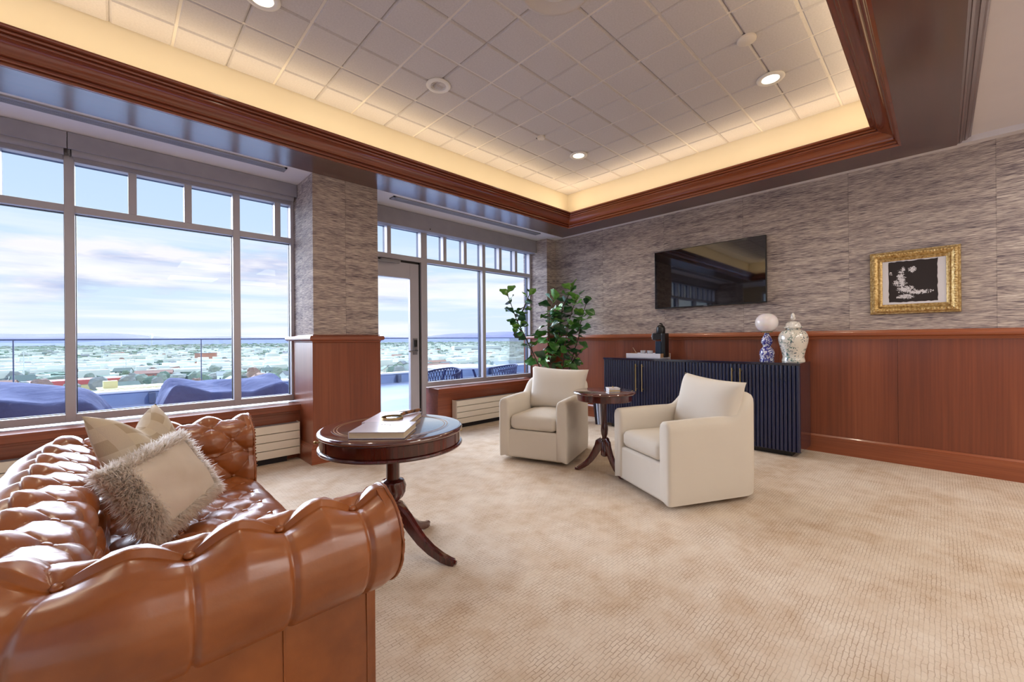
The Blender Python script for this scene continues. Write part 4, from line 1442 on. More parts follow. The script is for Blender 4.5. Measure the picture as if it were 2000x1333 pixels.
# tufted seat
sx = np.arange(SXB - .01, SXF + .045, .0062)
sy = np.arange(SYN - .006, SYF + .007, .0062)
SX, SY = np.meshgrid(sx, sy, indexing='ij')
hs, ds, _, _ = tuft(SY - (SYN + .02), SX - (SXB + .045), .0785, .068)
edge = np.clip((SXF + .02 - SX) / .10, 0, 1)
edge = np.sqrt(np.clip(1 - (1 - edge) ** 2, 0, 1))
border = np.clip((SX - (SXB + .01)) / .05, 0, 1)
tf = np.clip((SXF - .03 - SX) / .05, 0, 1) * .85 + .15
SZ = .392 + .030 * edge + .022 * (hs - .5) * tf + .028 * np.sin(PI * np.clip((SX - SXB) / (SXF - SXB), 0, 1)) ** .6
front = np.clip((SX - (SXF + .012)) / .033, 0, 1)
SZ = SZ - .05 * front
A = np.stack([SX, SY, SZ], 2)
mk('seat', grid_mesh('seat', A - OFF), M_LEA, sofa, smooth=180)
for i in range(-1, 9):
    for j in range(-1, 17):
        if (i + j) % 2:
            continue
        x, y = SXB + .045 + .068 * i, SYN + .02 + .0785 * j
        if SXB + .03 < x < SXF - .035 and SYN + .02 < y < SYF - .02:
            a, b = int(round((x - sx[0]) / .0062)), int(round((y - sy[0]) / .0062))
            bb_ = mk('button', bt, M_LEA, sofa, smooth=180)
            bb_.location = (x - .14, y - 1.77, SZ[a, b] + .003)
MB().box(SXB + .0 - .14, SYN - 1.77, .055, SXF - .14, SYF - 1.77, .37).build('front_rail', M_LEA, sofa, smooth=40, bevel=.015, seg=3)
for (fx, fy) in ((SXF - .05, SYN - .04), (SXF - .05, SYF + .04), (SXB - .05, SYN - .04), (SXB - .05, SYF + .04)):
    MB().lathe([(.0001, 0), (.022, 0), (.030, .02), (.034, .04), (.028, .056), (.0001, .056)], cx=fx - .14, cy=fy - 1.77, seg=18).build('bun_foot', M_MAHO, sofa, smooth=50)

# ------------------------------------------------------------------ sofa pillows
def patch_pillow(name, A_, B_2, C_, D_, T, n, mat, chop=0.0, pinch=.06, flip=1):
    """pillow stretched over four corner points: A upper-left, B upper-right, C lower-right, D lower-left"""
    A_, B_2, C_, D_ = map(lambda q: np.array(q, float), (A_, B_2, C_, D_))
    u = np.linspace(0, 1, n)
    U, V = np.meshgrid(u, u, indexing='ij')
    uu, vv = 2 * U - 1, 2 * V - 1
    U2 = .5 + (U - .5) * (1 - pinch * (1 - vv ** 2))
    V2 = .5 + (V - .5) * (1 - pinch * (1 - uu ** 2))
    if chop:
        V2 = V2 + chop * np.exp(-((U - .52) / .26) ** 2) * (1 - V) ** 1.5
    Pm = ((1 - U2) * (1 - V2))[..., None] * A_ + (U2 * (1 - V2))[..., None] * B_2 + (U2 * V2)[..., None] * C_ + ((1 - U2) * V2)[..., None] * D_
    nrm = np.cross(B_2 - A_, D_ - A_)
    nrm = nrm / np.linalg.norm(nrm)
    if nrm @ (np.array([1.0, -1.0, .6])) < 0:
        nrm = -nrm
    t = np.clip(1 - np.abs(uu) ** 2.6, 0, 1) ** .55 * np.clip(1 - np.abs(vv) ** 2.6, 0, 1) ** .55
    if chop:
        t = t * (1 - .35 * np.exp(-((U - .52) / .16) ** 2) * (1 - V))
    wr = 1 + .06 * np.sin(U * 11 + V * 5) + .05 * np.sin(V * 13 - U * 7)
    F1 = Pm + nrm * (T / 2 * t * wr)[..., None]
    F2 = Pm - nrm * (T / 2 * t)[..., None]
    v = np.concatenate([F1.reshape(-1, 3), F2.reshape(-1, 3)])
    idx = np.arange(n * n).reshape(n, n)
    fs, uvs = [], []
    for i in range(n - 1):
        for j in range(n - 1):
            a, b, c, d = idx[i, j], idx[i + 1, j], idx[i + 1, j + 1], idx[i, j + 1]
            fs.append((a, b, c, d)); fs.append((a + n * n, d + n * n, c + n * n, b + n * n))
            for q in (a, b, c, d):
                uvs.append((U.flat[q], V.flat[q]))
            for q in (a, d, c, b):
                uvs.append((U.flat[q], V.flat[q]))
    me = bpy.data.meshes.new(name)
    me.from_pydata(v.tolist(), [], fs)
    uvl = me.uv_layers.new(name='uv')
    uvl.data.foreach_set('uv', np.array(uvs, np.float32).ravel())
    import bmesh
    bm = bmesh.new(); bm.from_mesh(me)
    bmesh.ops.remove_doubles(bm, verts=bm.verts, dist=1e-5)
    bmesh.ops.recalc_face_normals(bm, faces=bm.faces)
    bm.to_mesh(me); bm.free()
    return me, F1, nrm, U, V

def patchwork():
    m = base_mat('patchwork_hide', srgb(214, 200, 178), .85, 0, .2)
    t = m.node_tree
    b = t.nodes['Principled BSDF']
    uv = node(t, 'ShaderNodeTexCoord')
    mp = node(t, 'ShaderNodeMapping')
    mp.inputs['Rotation'].default_value = (0, 0, .12)
    mp.inputs['Scale'].default_value = (9, 9, 1)
    t.links.new(uv.outputs['UV'], mp.inputs[0])
    sp_ = node(t, 'ShaderNodeSeparateXYZ')
    t.links.new(mp.outputs[0], sp_.inputs[0])
    fx, fy = math_n(t, 'FLOOR', sp_.outputs[0]), math_n(t, 'FLOOR', sp_.outputs[1])
    # blocks: pinwheel of light bars on mid brown
    ax = math_n(t, 'MODULO', math_n(t, 'ADD', math_n(t, 'ADD', fx, math_n(t, 'MULTIPLY', fy, 2.0)), 40.0), 5.0)
    br = math_n(t, 'LESS_THAN', ax, 1.5)
    ay = math_n(t, 'MODULO', math_n(t, 'ADD', math_n(t, 'ADD', math_n(t, 'MULTIPLY', fx, 3.0), fy), 41.0), 7.0)
    br2 = math_n(t, 'LESS_THAN', ay, 2.5)
    c = mixc(t, br, srgb(192, 174, 148), srgb(216, 202, 178))
    c = mixc(t, math_n(t, 'MULTIPLY', br2, .6), c, srgb(222, 210, 192))
    t.links.new(c, b.inputs['Base Color'])
    bump(t, noise(t, coords(t), 300, 2), .2, .003, b)
    return m
me, F1, nrm, U, V = patch_pillow('patchwork_pillow', (-.075, 1.90, .868), (.125, 2.27, .848), (.255, 2.18, .50), (.07, 1.86, .46), .15, 30, None, chop=.17)
o = mk('patchwork_pillow', me, patchwork(), None, smooth=180)
tag(o, 'beige patchwork throw pillow with a dented top behind the fur pillow', 'pillow')
# sheepskin pillow
M_SUEDE = noisy('suede', [srgb(214, 200, 184), srgb(226, 214, 200)], 8, .9, bmp=.15, bscale=400, spec=.15)
M_FUR = noisy('sheepskin', [srgb(226, 214, 198), srgb(244, 238, 232)], 20, .9, spec=.2)
_t = M_FUR.node_tree
_tl = node(_t, 'ShaderNodeBsdfTranslucent')
_tl.inputs[0].default_value = srgb(254, 250, 246)
_ms = node(_t, 'ShaderNodeMixShader', ins={0: .62})
_t.links.new(_t.nodes['Principled BSDF'].outputs[0], _ms.inputs[1])
_t.links.new(_tl.outputs[0], _ms.inputs[2])
_t.links.new(_ms.outputs[0], _t.nodes['Material Output'].inputs[0])
fp = thing('fur_pillow', 'cream sheepskin pillow with shaggy border leaning on the sofa back', 'pillow', (.13, 1.93, .43))
cA, cB, cC, cD = (-.045, 1.80, .700), (.175, 2.06, .748), (.285, 1.98, .535), (.085, 1.76, .458)
sh_ = np.array([.0, -.035, .0])
org = np.array([.13, 1.93, .43])
cs_ = [np.array(q) + sh_ - org for q in (cA, cB, cC, cD)]
me, F1, nrm, U, V = patch_pillow('suede_body', *cs_, .13, 30, None, pinch=.04)
mk('suede_body', me, M_SUEDE, fp, smooth=180)
rs = np.random.RandomState(11)
fv, ff = [], []
ctr = F1.reshape(-1, 3).mean(0)
nn_ = F1.shape[0]
count = 0
fl_ = 1 if nrm @ (np.array([0, 0, 1.1]) - (org + ctr)) > 0 else 1
while count < 9500:
    u_, v_ = rs.rand(2)
    ed = min(u_, 1 - u_, v_, 1 - v_)
    lim = .24 if (v_ > .7 or u_ < .25) else (.20 if v_ < .25 else .08)
    if min(u_ if u_ < .5 else 1, 1) < .26: pass
    ok = (u_ < .17) or (v_ > .90) or (v_ < .11) or (u_ > .97)
    if not ok:
        continue
    side = 1 if rs.rand() < .72 else -1
    i, j = u_ * (nn_ - 1), v_ * (nn_ - 1)
    i0, j0 = min(int(i), nn_ - 2), min(int(j), nn_ - 2)
    base = F1[i0, j0] * (1 - (i - i0)) + F1[i0 + 1, j0] * (i - i0)
    base = base + (F1[i0, j0 + 1] - F1[i0, j0]) * (j - j0)
    eu = (F1[-1, nn_ // 2] - F1[0, nn_ // 2]); eu /= np.linalg.norm(eu)
    ev = (F1[nn_ // 2, -1] - F1[nn_ // 2, 0]); ev /= np.linalg.norm(ev)
    outd = eu * (u_ - .5) * 2.0 + ev * (v_ - .5) * 2.0
    outd = outd / (np.linalg.norm(outd) + 1e-6)
    dirv = outd * rs.uniform(.5, 1.1) + nrm * side * rs.uniform(.25, .9) + rs.normal(0, .35, 3)
    if side < 0:
        plane = base - nrm * ((base - F1[0, 0]) @ nrm)
        base = plane
    dirv /= np.linalg.norm(dirv)
    Lh = rs.uniform(.020, .042)
    wv = np.cross(dirv, rs.normal(0, 1, 3)); wv = wv / np.linalg.norm(wv) * .0022
    sag = np.array([0, 0, -.012])
    p1 = base + dirv * Lh * .5
    p2 = base + dirv * Lh + sag * rs.rand() + rs.normal(0, .004, 3)
    b0 = len(fv)
    fv += [base - wv, base + wv, p1 + wv * .9, p1 - wv * .9, p2]
    ff += [(b0, b0 + 1, b0 + 2, b0 + 3), (b0 + 3, b0 + 2, b0 + 4)]
    count += 1
me = bpy.data.meshes.new('fur_border')
me.from_pydata([tuple(q) for q in fv], [], ff)
o = mk('fur_border', me, M_FUR, fp, smooth=180)
o['kind'] = 'stuff'

# ------------------------------------------------------------------ fiddle-leaf fig
fig = thing('fiddle_leaf_fig', 'tall potted fiddle-leaf fig in the corner behind the far armchair', 'plant', (4.30, 3.62, 0))
FO = Vector((4.30, 3.62, 0))
M_POT = noisy('woven_pot', [srgb(150, 132, 112), srgb(176, 158, 136)], 40, .8, bmp=.4, bscale=80)
MB().lathe([(.0001, 0), (.15, 0), (.18, .04), (.20, .16), (.19, .30), (.18, .34), (.165, .34), (.17, .30), (.17, .28), (.0001, .28)], seg=32).build('pot', M_POT, fig, smooth=50)
M_BARK = base_mat('fig_bark', srgb(74, 58, 48), .8)
def leafmat(name, a, b, c):
    m = noisy(name, [a, b, c], 4, .35, spec=.5, coat=.2, bmp=.1, bscale=60)
    return m
M_LEAF = [leafmat('fig_leaf_dark', srgb(22, 52, 34), srgb(34, 72, 42), srgb(48, 92, 50)), leafmat('fig_leaf_mid', srgb(40, 84, 40), srgb(62, 112, 50), srgb(80, 132, 60)),
          leafmat('fig_leaf_light', srgb(72, 124, 48), srgb(104, 156, 62), srgb(124, 172, 76))]
def leaf_mesh(mat, seed):
    r = random.Random(seed)
    nu, nv = 10, 7
    P = np.zeros((nu, nv, 3))
    for i in range(nu):
        t = i / (nu - 1)
        # fiddle outline: narrow waist, broad tip
        w = .5 * (.30 * math.sin(PI * min(1, t * 1.9)) * (t < .53) + .0)
        w = .16 * math.sin(PI * t ** .8) + .26 * math.sin(PI * t ** 1.7) if 0 < t < 1 else .01
        for j in range(nv):
            s = (j / (nv - 1) - .5) * 2
            wave = .05 * math.sin(t * 13 + seed) * abs(s) ** 2
            P[i, j] = (t - .0, s * w, .16 * abs(s) ** 1.3 * w * 2 - .28 * (t ** 2) * .5 + wave)
    me = grid_mesh('leaf', P)
    me.materials.append(mat)
    return me
LEAVES = [[leaf_mesh(m, s) for s in range(3)] for m in M_LEAF]
def ipt(u, v, d):
    """point seen at photo pixel (u, v) at forward distance d"""
    return Vector((0, 0, EYE)) + (_F + _R * ((u - 1000) / FPX) - _U * ((v - CYP) / FPX)) * d
stems = [
    ([(1062, 770, 5.55), (1056, 722, 5.5), (1040, 688, 5.45), (1024, 655, 5.40), (1010, 628, 5.38), (1000, 600, 5.36), (990, 572, 5.34)], 1.0, 15),
    ([(1024, 655, 5.40), (1012, 640, 5.35), (1002, 655, 5.3)], .9, 4),
    ([(1010, 628, 5.38), (1022, 605, 5.4), (1030, 585, 5.42), (1036, 572, 5.42)], .8, 7),
    ([(1072, 770, 5.6), (1076, 718, 5.62), (1074, 680, 5.64), (1072, 640, 5.66), (1074, 610, 5.66), (1082, 585, 5.66)], 1.2, 24),
    ([(1076, 690, 5.63), (1090, 660, 5.7), (1096, 625, 5.72), (1098, 600, 5.72), (1110, 578, 5.72), (1118, 562, 5.72)], 1.1, 22),
    ([(1090, 770, 5.6), (1100, 715, 5.6), (1104, 670, 5.6), (1110, 630, 5.62), (1120, 600, 5.64), (1128, 580, 5.66)], 1.1, 22),
    ([(1104, 768, 5.64), (1112, 718, 5.66), (1120, 690, 5.68), (1130, 660, 5.7), (1134, 630, 5.72), (1142, 602, 5.74), (1146, 590, 5.75)], 1.0, 22),
    ([(1112, 718, 5.66), (1122, 700, 5.62), (1132, 690, 5.6)], .8, 7),
]
random.seed(21)
base_top = FO + Vector((0, 0, .28))
for si, (pts, sz, nl) in enumerate(stems):
    P = [ipt(*p) for p in pts]
    if pts[0][1] > 750:
        P = [base_top + (P[0] - base_top) * .12 + Vector((0, 0, 0)), base_top.lerp(P[0], .6)] + P
    P = [p - FO for p in P]
    MB().tube(P, [.013 - .009 * i / (len(P) - 1) for i in range(len(P))], 7).build('stem', M_BARK, fig, smooth=60)
    seg = [(P[i + 1] - P[i]).length for i in range(len(P) - 1)]
    start = sum(seg[:2]) if pts[0][1] > 750 else 0
    if pts[0][1] > 750:
        start = sum(seg[:3])
    tot = sum(seg)
    nl = int(nl * (1.25 if si > 2 else 1.6))
    for k in range(nl):
        s = start + (tot - start) * (k + .6) / nl
        acc = 0
        for i, g in enumerate(seg):
            if acc + g >= s or i == len(seg) - 1:
                pos = P[i].lerp(P[i + 1], min(1, (s - acc) / g))
                d = (P[i + 1] - P[i]).normalized()
                break
            acc += g
        ang = k * 2.4 + si * 1.1 + random.uniform(-.4, .4)
        side = Vector((math.cos(ang), math.sin(ang), 0))
        last = k >= nl - 3
        x = (side * random.uniform(.6, 1.0) + Vector((0, 0, random.uniform(-.45, .45) if not last else .9))).normalized()
        y = Vector((0, 0, 1)).cross(x)
        if y.length < .1:
            y = Vector((1, 0, 0))
        y.normalize()
        rl_ = random.uniform(-.9, .9)
        z = x.cross(y)
        y, z = y * math.cos(rl_) + z * math.sin(rl_), z * math.cos(rl_) - y * math.sin(rl_)
        sc_ = random.uniform(.125, .19) * sz * (.85 if last else 1)
        wp = pos + FO + x * .02 + x * sc_
        if wp.x > 4.84 or (wp.y > 4.05 and wp.x > 4.6) or wp.y > 4.36:
            x = (x + Vector((-1.2, -1.0, .2))).normalized()
            y = Vector((0, 0, 1)).cross(x).normalized()
            z = x.cross(y)
        mi = random.choices((0, 1, 2), (4, 5, 2.2))[0] if not last else random.choices((0, 1, 2), (1, 3, 4))[0]
        lf = mk('leaf', random.choice(LEAVES[mi]), None, fig, smooth=180)
        M4 = Matrix(((x.x, y.x, z.x, 0), (x.y, y.y, z.y, 0), (x.z, y.z, z.z, 0), (0, 0, 0, 1)))
        lf.matrix_local = Matrix.Translation(pos + x * .012) @ M4 @ Matrix.Scale(sc_, 4)

# ------------------------------------------------------------------ terrace
TZ = -.12
M_TERR = noisy('terrace_paving', [srgb(158, 168, 198), srgb(168, 178, 206)], 1.5, .85, spec=.2)
M_PARA = noisy('parapet_membrane', [srgb(112, 132, 172), srgb(128, 148, 186)], 2, .6)
tr_ = struct(MB().box(-14, 4.6, TZ - .3, 17, 11.05, TZ).box(-14, -9, TZ - .3, -4.4, 4.6, TZ).build('terrace_floor', M_TERR), 'pale roof terrace paving outside the windows')
par = snode('parapet')
par['label'] = 'low blue-grey parapet at the edge of the terrace'
MB().box(-9, 11.0, TZ, 17, 11.3, .13).build('upstand', M_PARA, par)
MB().box(-9, 10.97, .13, 17, 11.33, .165).build('coping', base_mat('pale_coping', srgb(206, 210, 220), .5), par)
rl = thing('glass_railing', 'glass balustrade with thin dark top rail at the terrace edge', 'railing', (4, 11.15, .165))
M_RAILM = base_mat('rail_dark', srgb(86, 96, 120), .4, .4)
MB().box(-12, -.02, .985, 12, .02, 1.015).build('handrail', M_RAILM, rl)
for k in range(9):
    x = -1.25 - 4 + (k - 2) * 2.62
    MB().box(x + .012, -.006, .03, x + 2.608, .006, .985).build('glass_panel', M_RAILGLASS, rl)
    MB().box(x - .009, -.009, 0, x + .009, .009, .985).build('joint_post', M_RAILM, rl)
for x, bl_ in ((-5.8, 'metal bracket at the parapet foot, far left out of frame'), (.55, 'metal bracket at the parapet foot behind the middle pane'), (2.3, 'metal bracket at the parapet foot behind the narrow pane by the pier'),
              (5.95, 'metal bracket at the parapet foot seen through the door glass'), (9.5, 'metal bracket at the parapet foot behind the rightmost pane')):
    m = MB().box(x - .05, 10.86, TZ + .02, x + .05, 10.99, .10)
    o = m.build('parapet_bracket', M_RAILM, None)
    tag(o, bl_, 'bracket', 'brackets along the parapet')

# covered outdoor furniture
M_TARP = noisy('furniture_cover', [srgb(86, 92, 128), srgb(98, 106, 142), srgb(112, 120, 156)], 3, .9, spec=.1, bmp=.5, bscale=9, bdist=.03)
def tarp(loc, lx, ly, hh, label, seed, ridge):
    n, m = 56, 40
    u = np.linspace(-1, 1, n)
    v = np.linspace(-1, 1, m)
    Ug, Vg = np.meshgrid(u, v, indexing='ij')
    e_ = np.clip((1 - np.abs(Ug)) / .30, 0, 1)
    f_ = np.clip((1 - np.abs(Vg)) / .26, 0, 1)
    hgt = np.minimum(e_ * (2 - e_), f_ * (2 - f_)) ** .8
    top = 1 + ridge * (.10 * np.cos(Ug * 2.2 + seed) + .07 * np.sin(Vg * 3 + Ug * 2))
    fold = .045 * np.sin(Ug * 17 + Vg * 6 + seed) * (1 - hgt) * (hgt + .25) + .05 * np.sin((Ug - Vg) * 7 + seed) * hgt * (1 - hgt) * 4 * .35
    fold += .03 * np.abs(np.sin(Ug * 5.3 + seed * 2 + Vg * 2.2)) * hgt
    Zg = hh * hgt * top + fold
    P = np.stack([Ug * lx / 2 * (1 + .05 * np.sin(Vg * 9 + seed) * (1 - hgt)), Vg * ly / 2 * (1 + .06 * np.sin(Ug * 11) * (1 - hgt)), np.maximum(Zg, .01)], 2)
    o = mk('furniture_cover', grid_mesh('furniture_cover', P), M_TARP, None, smooth=180, loc=loc)
    return tag(o, label, 'cover', 'covered furniture on the terrace')
tarp((-1.02, 6.35, TZ), 2.2, 1.4, .74, 'blue-grey tarpaulin draped over terrace furniture behind the left panes', 1.0, 1)
tarp((1.06, 6.5, TZ), 1.5, 1.3, .70, 'blue-grey tarpaulin mound behind the middle pane, right of the larger one', 3.2, 1)

# terrace table and chairs with woven backs
M_ROPE = base_mat('navy_rope', srgb(52, 62, 104), .7)
ot = thing('outdoor_table', 'round white topped terrace table with dark legs outside the right window', 'table', (4.72, 6.35, TZ))
MB().lathe([(.0001, .70), (.62, .70), (.64, .715), (.62, .73), (.0001, .73)], seg=48).build('table_top', base_mat('pale_top', srgb(206, 212, 224), .3), ot, smooth=40)
for k in range(4):
    a = PI / 4 + PI / 2 * k
    MB().tube([(.25 * math.cos(a), .25 * math.sin(a), .70), (.48 * math.cos(a), .48 * math.sin(a), 0)], .022).build('leg', M_ROPE, ot, smooth=40)
def rope_chair(loc, rz, label):
    t = thing('outdoor_chair', label, 'chair', (loc[0], loc[1], TZ), rz, 'woven-back terrace chairs')
    MB().lathe([(.0001, .40), (.25, .40), (.26, .42), (.25, .44), (.0001, .45)], seg=28).build('seat', M_ROPE, t, smooth=40)
    for k in range(4):
        a = PI / 4 + PI / 2 * k
        MB().tube([(.2 * math.cos(a), .2 * math.sin(a), .41), (.25 * math.cos(a), .25 * math.sin(a), 0)], .012).build('leg', M_ROPE, t, smooth=40)
    arc = [(.30 * math.cos(a), .30 * math.sin(a)) for a in [math.radians(-25 + 230 * k / 24 - 90 + 0) for k in range(25)]]
    topz = lambda k: .76 - .0035 * abs(k - 12) ** 1.3
    MB().tube([(x, y, topz(k)) for k, (x, y) in enumerate(arc)], .014).build('top_rail', M_ROPE, t, smooth=40)
    MB().tube([(x * .92, y * .92, .45) for k, (x, y) in enumerate(arc)], .011).build('lower_rail', M_ROPE, t, smooth=40)
    for k in range(24):
        for dk in (-2, 2):
            q = k + dk
            if 0 <= q < 25:
                MB().tube([(arc[k][0] * .92, arc[k][1] * .92, .45), (arc[q][0], arc[q][1], topz(q))], .006, 5).build('cord', M_ROPE, t)
    return t
rope_chair((3.78, 5.55), math.radians(20), 'woven navy rope chair behind the right window, nearer the door')
rope_chair((5.10, 5.60), math.radians(-25), 'woven navy rope chair behind the right window, nearer the corner')

# ------------------------------------------------------------------ town
GZ = -34.0
KT = 1.5
def ground_mat():
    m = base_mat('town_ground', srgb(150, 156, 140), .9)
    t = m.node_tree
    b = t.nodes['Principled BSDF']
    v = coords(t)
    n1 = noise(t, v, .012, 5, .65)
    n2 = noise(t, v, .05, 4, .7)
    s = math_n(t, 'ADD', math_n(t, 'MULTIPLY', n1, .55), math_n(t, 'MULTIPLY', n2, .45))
    t.links.new(ramp(t, s, [(.38, srgb(150, 156, 148)), (.47, srgb(168, 172, 162)), (.53, srgb(196, 196, 190)), (.6, srgb(216, 214, 208))]).outputs[0], b.inputs['Base Color'])  # greyed and lightened, distance haze put into the ground colour
    return m
g_ = MB()
g_.add([(-9000, 60, GZ), (12000, 60, GZ), (12000, 12000, GZ), (-9000, 12000, GZ)], [(0, 1, 2, 3)])
tground = struct(g_.build('town_ground', ground_mat()), 'flat ground of the town below')
# low far hills, blue distance haze put into their colour
M_HILL = noisy('haze_tinted_hills', [srgb(108, 112, 158), srgb(122, 126, 172)], .004, .95)
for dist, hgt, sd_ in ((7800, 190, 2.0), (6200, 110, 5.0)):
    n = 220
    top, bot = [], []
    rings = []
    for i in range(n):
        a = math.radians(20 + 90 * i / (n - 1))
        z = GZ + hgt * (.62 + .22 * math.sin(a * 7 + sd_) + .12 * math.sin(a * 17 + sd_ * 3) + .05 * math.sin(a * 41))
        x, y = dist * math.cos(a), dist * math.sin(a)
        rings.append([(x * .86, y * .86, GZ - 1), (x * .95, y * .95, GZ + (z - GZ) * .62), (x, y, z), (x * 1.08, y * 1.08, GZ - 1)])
    o = struct(MB().loft(rings, loop=False, caps=False).build('hills', M_HILL, None, smooth=180), 'low hills tinted lavender with distance haze on the horizon')

rt = random.Random(99)
ROOFS = [base_mat('roof_' + str(i), c, .8) for i, c in enumerate((srgb(198, 198, 204), srgb(150, 148, 156), srgb(170, 120, 104), srgb(226, 226, 230), srgb(128, 140, 136)))]
WALLS = [base_mat('house_wall_' + str(i), c, .8) for i, c in enumerate((srgb(238, 236, 232), srgb(226, 216, 200), srgb(196, 132, 116), srgb(232, 236, 240)))]
M_PANE = base_mat('far_window', srgb(70, 80, 92), .2)
def house_meshes(w, d, h, rf):
    wall = MB().box(-w / 2, -d / 2, 0, w / 2, d / 2, h)
    wall.add([(-w / 2, -d / 2, h), (-w / 2, d / 2, h), (-w / 2, 0, h + rf), (w / 2, -d / 2, h), (w / 2, d / 2, h), (w / 2, 0, h + rf)], [(0, 1, 2), (3, 5, 4)])
    o = .5
    roof = MB()
    for s in (-1, 1):
        roof.add([(-w / 2 - o, s * (d / 2 + o), h - o * rf / (d / 2)), (w / 2 + o, s * (d / 2 + o), h - o * rf / (d / 2)), (w / 2 + o, 0, h + rf + .02), (-w / 2 - o, 0, h + rf + .02)], [(0, 1, 2, 3)])
        roof.add([(-w / 2 - o, s * (d / 2 + o), h - o * rf / (d / 2) + .3), (w / 2 + o, s * (d / 2 + o), h - o * rf / (d / 2) + .3), (w / 2 + o, 0, h + rf + .32), (-w / 2 - o, 0, h + rf + .32)], [(0, 1, 2, 3)])
    win = MB()
    for x in (-w * .3, 0, w * .3):
        for z in (1.2, 4.2):
            if z + 1.3 < h:
                for s in (-1, 1):
                    win.box(x - .6, s * (d / 2) - .06, z, x + .6, s * (d / 2) + .06, z + 1.4)
    return wall, roof, win
HT = []
for i, (w_, d_, h_, r_) in enumerate(((13, 9, 6, 3), (18, 10, 6.5, 3), (11, 9, 5, 3), (26, 14, 7, 2.4), (12, 8, 6.2, 4))):
    a, b, c = house_meshes(w_, d_, h_, r_)
    HT.append((a.mesh('walls'), b.mesh('roof'), c.mesh('windows')))
hvar = {}
def house(x, y, rz, i, wi, ri):
    t = thing('house', 'small pitched-roof house among the trees of the distant town', 'house', (x, y, GZ), rz, 'houses of the town below')
    for k, (nm, mt) in enumerate((('walls', WALLS[wi]), ('roof', ROOFS[ri]), ('window', M_PANE))):
        key = (i, k, mt.name)
        if key not in hvar:
            me = HT[i][k].copy()
            me.materials.clear()
            me.materials.append(mt)
            hvar[key] = me
        o = bpy.data.objects.new(nm, hvar[key])
        link(o)
        o.parent = t
taken = []
def free(x, y, r):
    for (a, b, c) in taken:
        if (a - x) ** 2 + (b - y) ** 2 < (r + c) ** 2:
            return False
    taken.append((x, y, r))
    return True

# a few buildings that can be told apart
def block(name, label, cx, cy, rz, w, d, h, wall, roofc, extra=None):
    w, d, h = w * KT, d * KT, h * KT
    t = thing(name, label, 'building', (cx, cy, GZ), rz)
    MB().box(-w / 2, -d / 2, 0, w / 2, d / 2, h).build('walls', wall, t)
    MB().box(-w / 2 - .4, -d / 2 - .4, h, w / 2 + .4, d / 2 + .4, h + .6).build('roof', roofc, t)
    if extra:
        extra(t, w, d, h)
    taken.append((cx, cy, max(w, d) * .55))
    return t
def pos(u, fwd):
    fwd = fwd * KT
    p = _F * fwd + _R0 * ((u - 1000) / FPX * fwd)
    return p.x, p.y
M_RED = base_mat('red_fascia', srgb(206, 96, 92), .7)
M_TAN = base_mat('tan_stucco', srgb(226, 208, 158), .8)
M_CONC = base_mat('pale_concrete', srgb(222, 222, 224), .8)
def windows_row(t, w, d, h):
    n = int(w / 6)
    for k in range(n):
        x = -w / 2 + w * (k + .5) / n
        MB().box(x - 1.2, -d / 2 - .1, 1.0, x + 1.2, -d / 2 + .1, 3.0).build('window', M_PANE, t)
x, y = pos(150, 205)
def redband(t, w, d, h):
    MB().box(-w / 2 - .5, -d / 2 - .5, h - 2.6, w / 2 + .5, d / 2 + .5, h + .8).build('fascia_band', M_RED, t)
block('shop_building', 'long low building with a red band behind the left window', x, y, math.radians(8), 33, 14, 5.0, M_TAN, M_CONC, redband)
x, y = pos(292, 170)
def tower(t, w, d, h):
    MB().box(-w / 2 + 2, -2, h, -w / 2 + 8, 4, h + 4.6).build('stair_tower', M_TAN, t)
    windows_row(t, w, d, h)
block('flat_roof_building', 'flat tan building just beyond the terrace parapet', x, y, math.radians(5), 30, 12, 5.5, M_TAN, M_TAN, tower)
x, y = pos(560, 190)
block('flat_roof_building', 'small orange-tan flat building at the right of the left window', x, y, 0.1, 18, 10, 4.5, base_mat('orange_stucco', srgb(222, 184, 136), .8), M_CONC)
x, y = pos(402, 470)
block('brick_building', 'red brick building beyond the middle pane', x, y, .3, 17, 12, 11, WALLS[2], ROOFS[1], windows_row)
x, y = pos(930, 760)
def decks(t, w, d, h):
    for k in range(3):
        MB().box(-w / 2, -d / 2 - .5, 3.6 * k + 2.2, w / 2, -d / 2 - .1, 3.6 * k + 3.4).build('open_deck', base_mat('deck_gap', srgb(92, 98, 108), .8), t)
block('parking_garage', 'white parking garage with dark open decks behind the right window', x, y, math.radians(-26), 86, 30, 12, M_CONC, M_CONC, decks)
x, y = pos(520, 1000)
block('warehouse', 'long white warehouse roof near the horizon', x, y, .2, 130, 30, 8, M_CONC, M_CONC)
x, y = pos(296, 2600)
wt = thing('water_tower', 'white water tower on the horizon', 'water tower', (x, y, GZ))
wt.scale = (KT, KT, KT)
MB().lathe([(.0001, 0), (3, 0), (3, 44), (.0001, 44)], seg=16).build('shaft', M_CONC, wt)
MB().lathe([(3, 40), (7, 52), (10, 60), (11, 68), (9, 76), (.0001, 79)], seg=24).build('tank', base_mat('tank_white', srgb(246, 246, 248), .6), wt, smooth=50)
x, y = pos(237, 1500)
cs2 = thing('church', 'white church with a pointed steeple in the distance', 'church', (x, y, GZ))
cs2.scale = (KT, KT, KT)
MB().box(-6, -12, 0, 6, 12, 9).build('nave', WALLS[0], cs2)
MB().box(-2.4, -15, 0, 2.4, -11, 18).add([(-2.4, -15, 18), (2.4, -15, 18), (2.4, -11, 18), (-2.4, -11, 18), (0, -13, 34)], [(0, 1, 4), (1, 2, 4), (2, 3, 4), (3, 0, 4)]).build('steeple', WALLS[0], cs2)
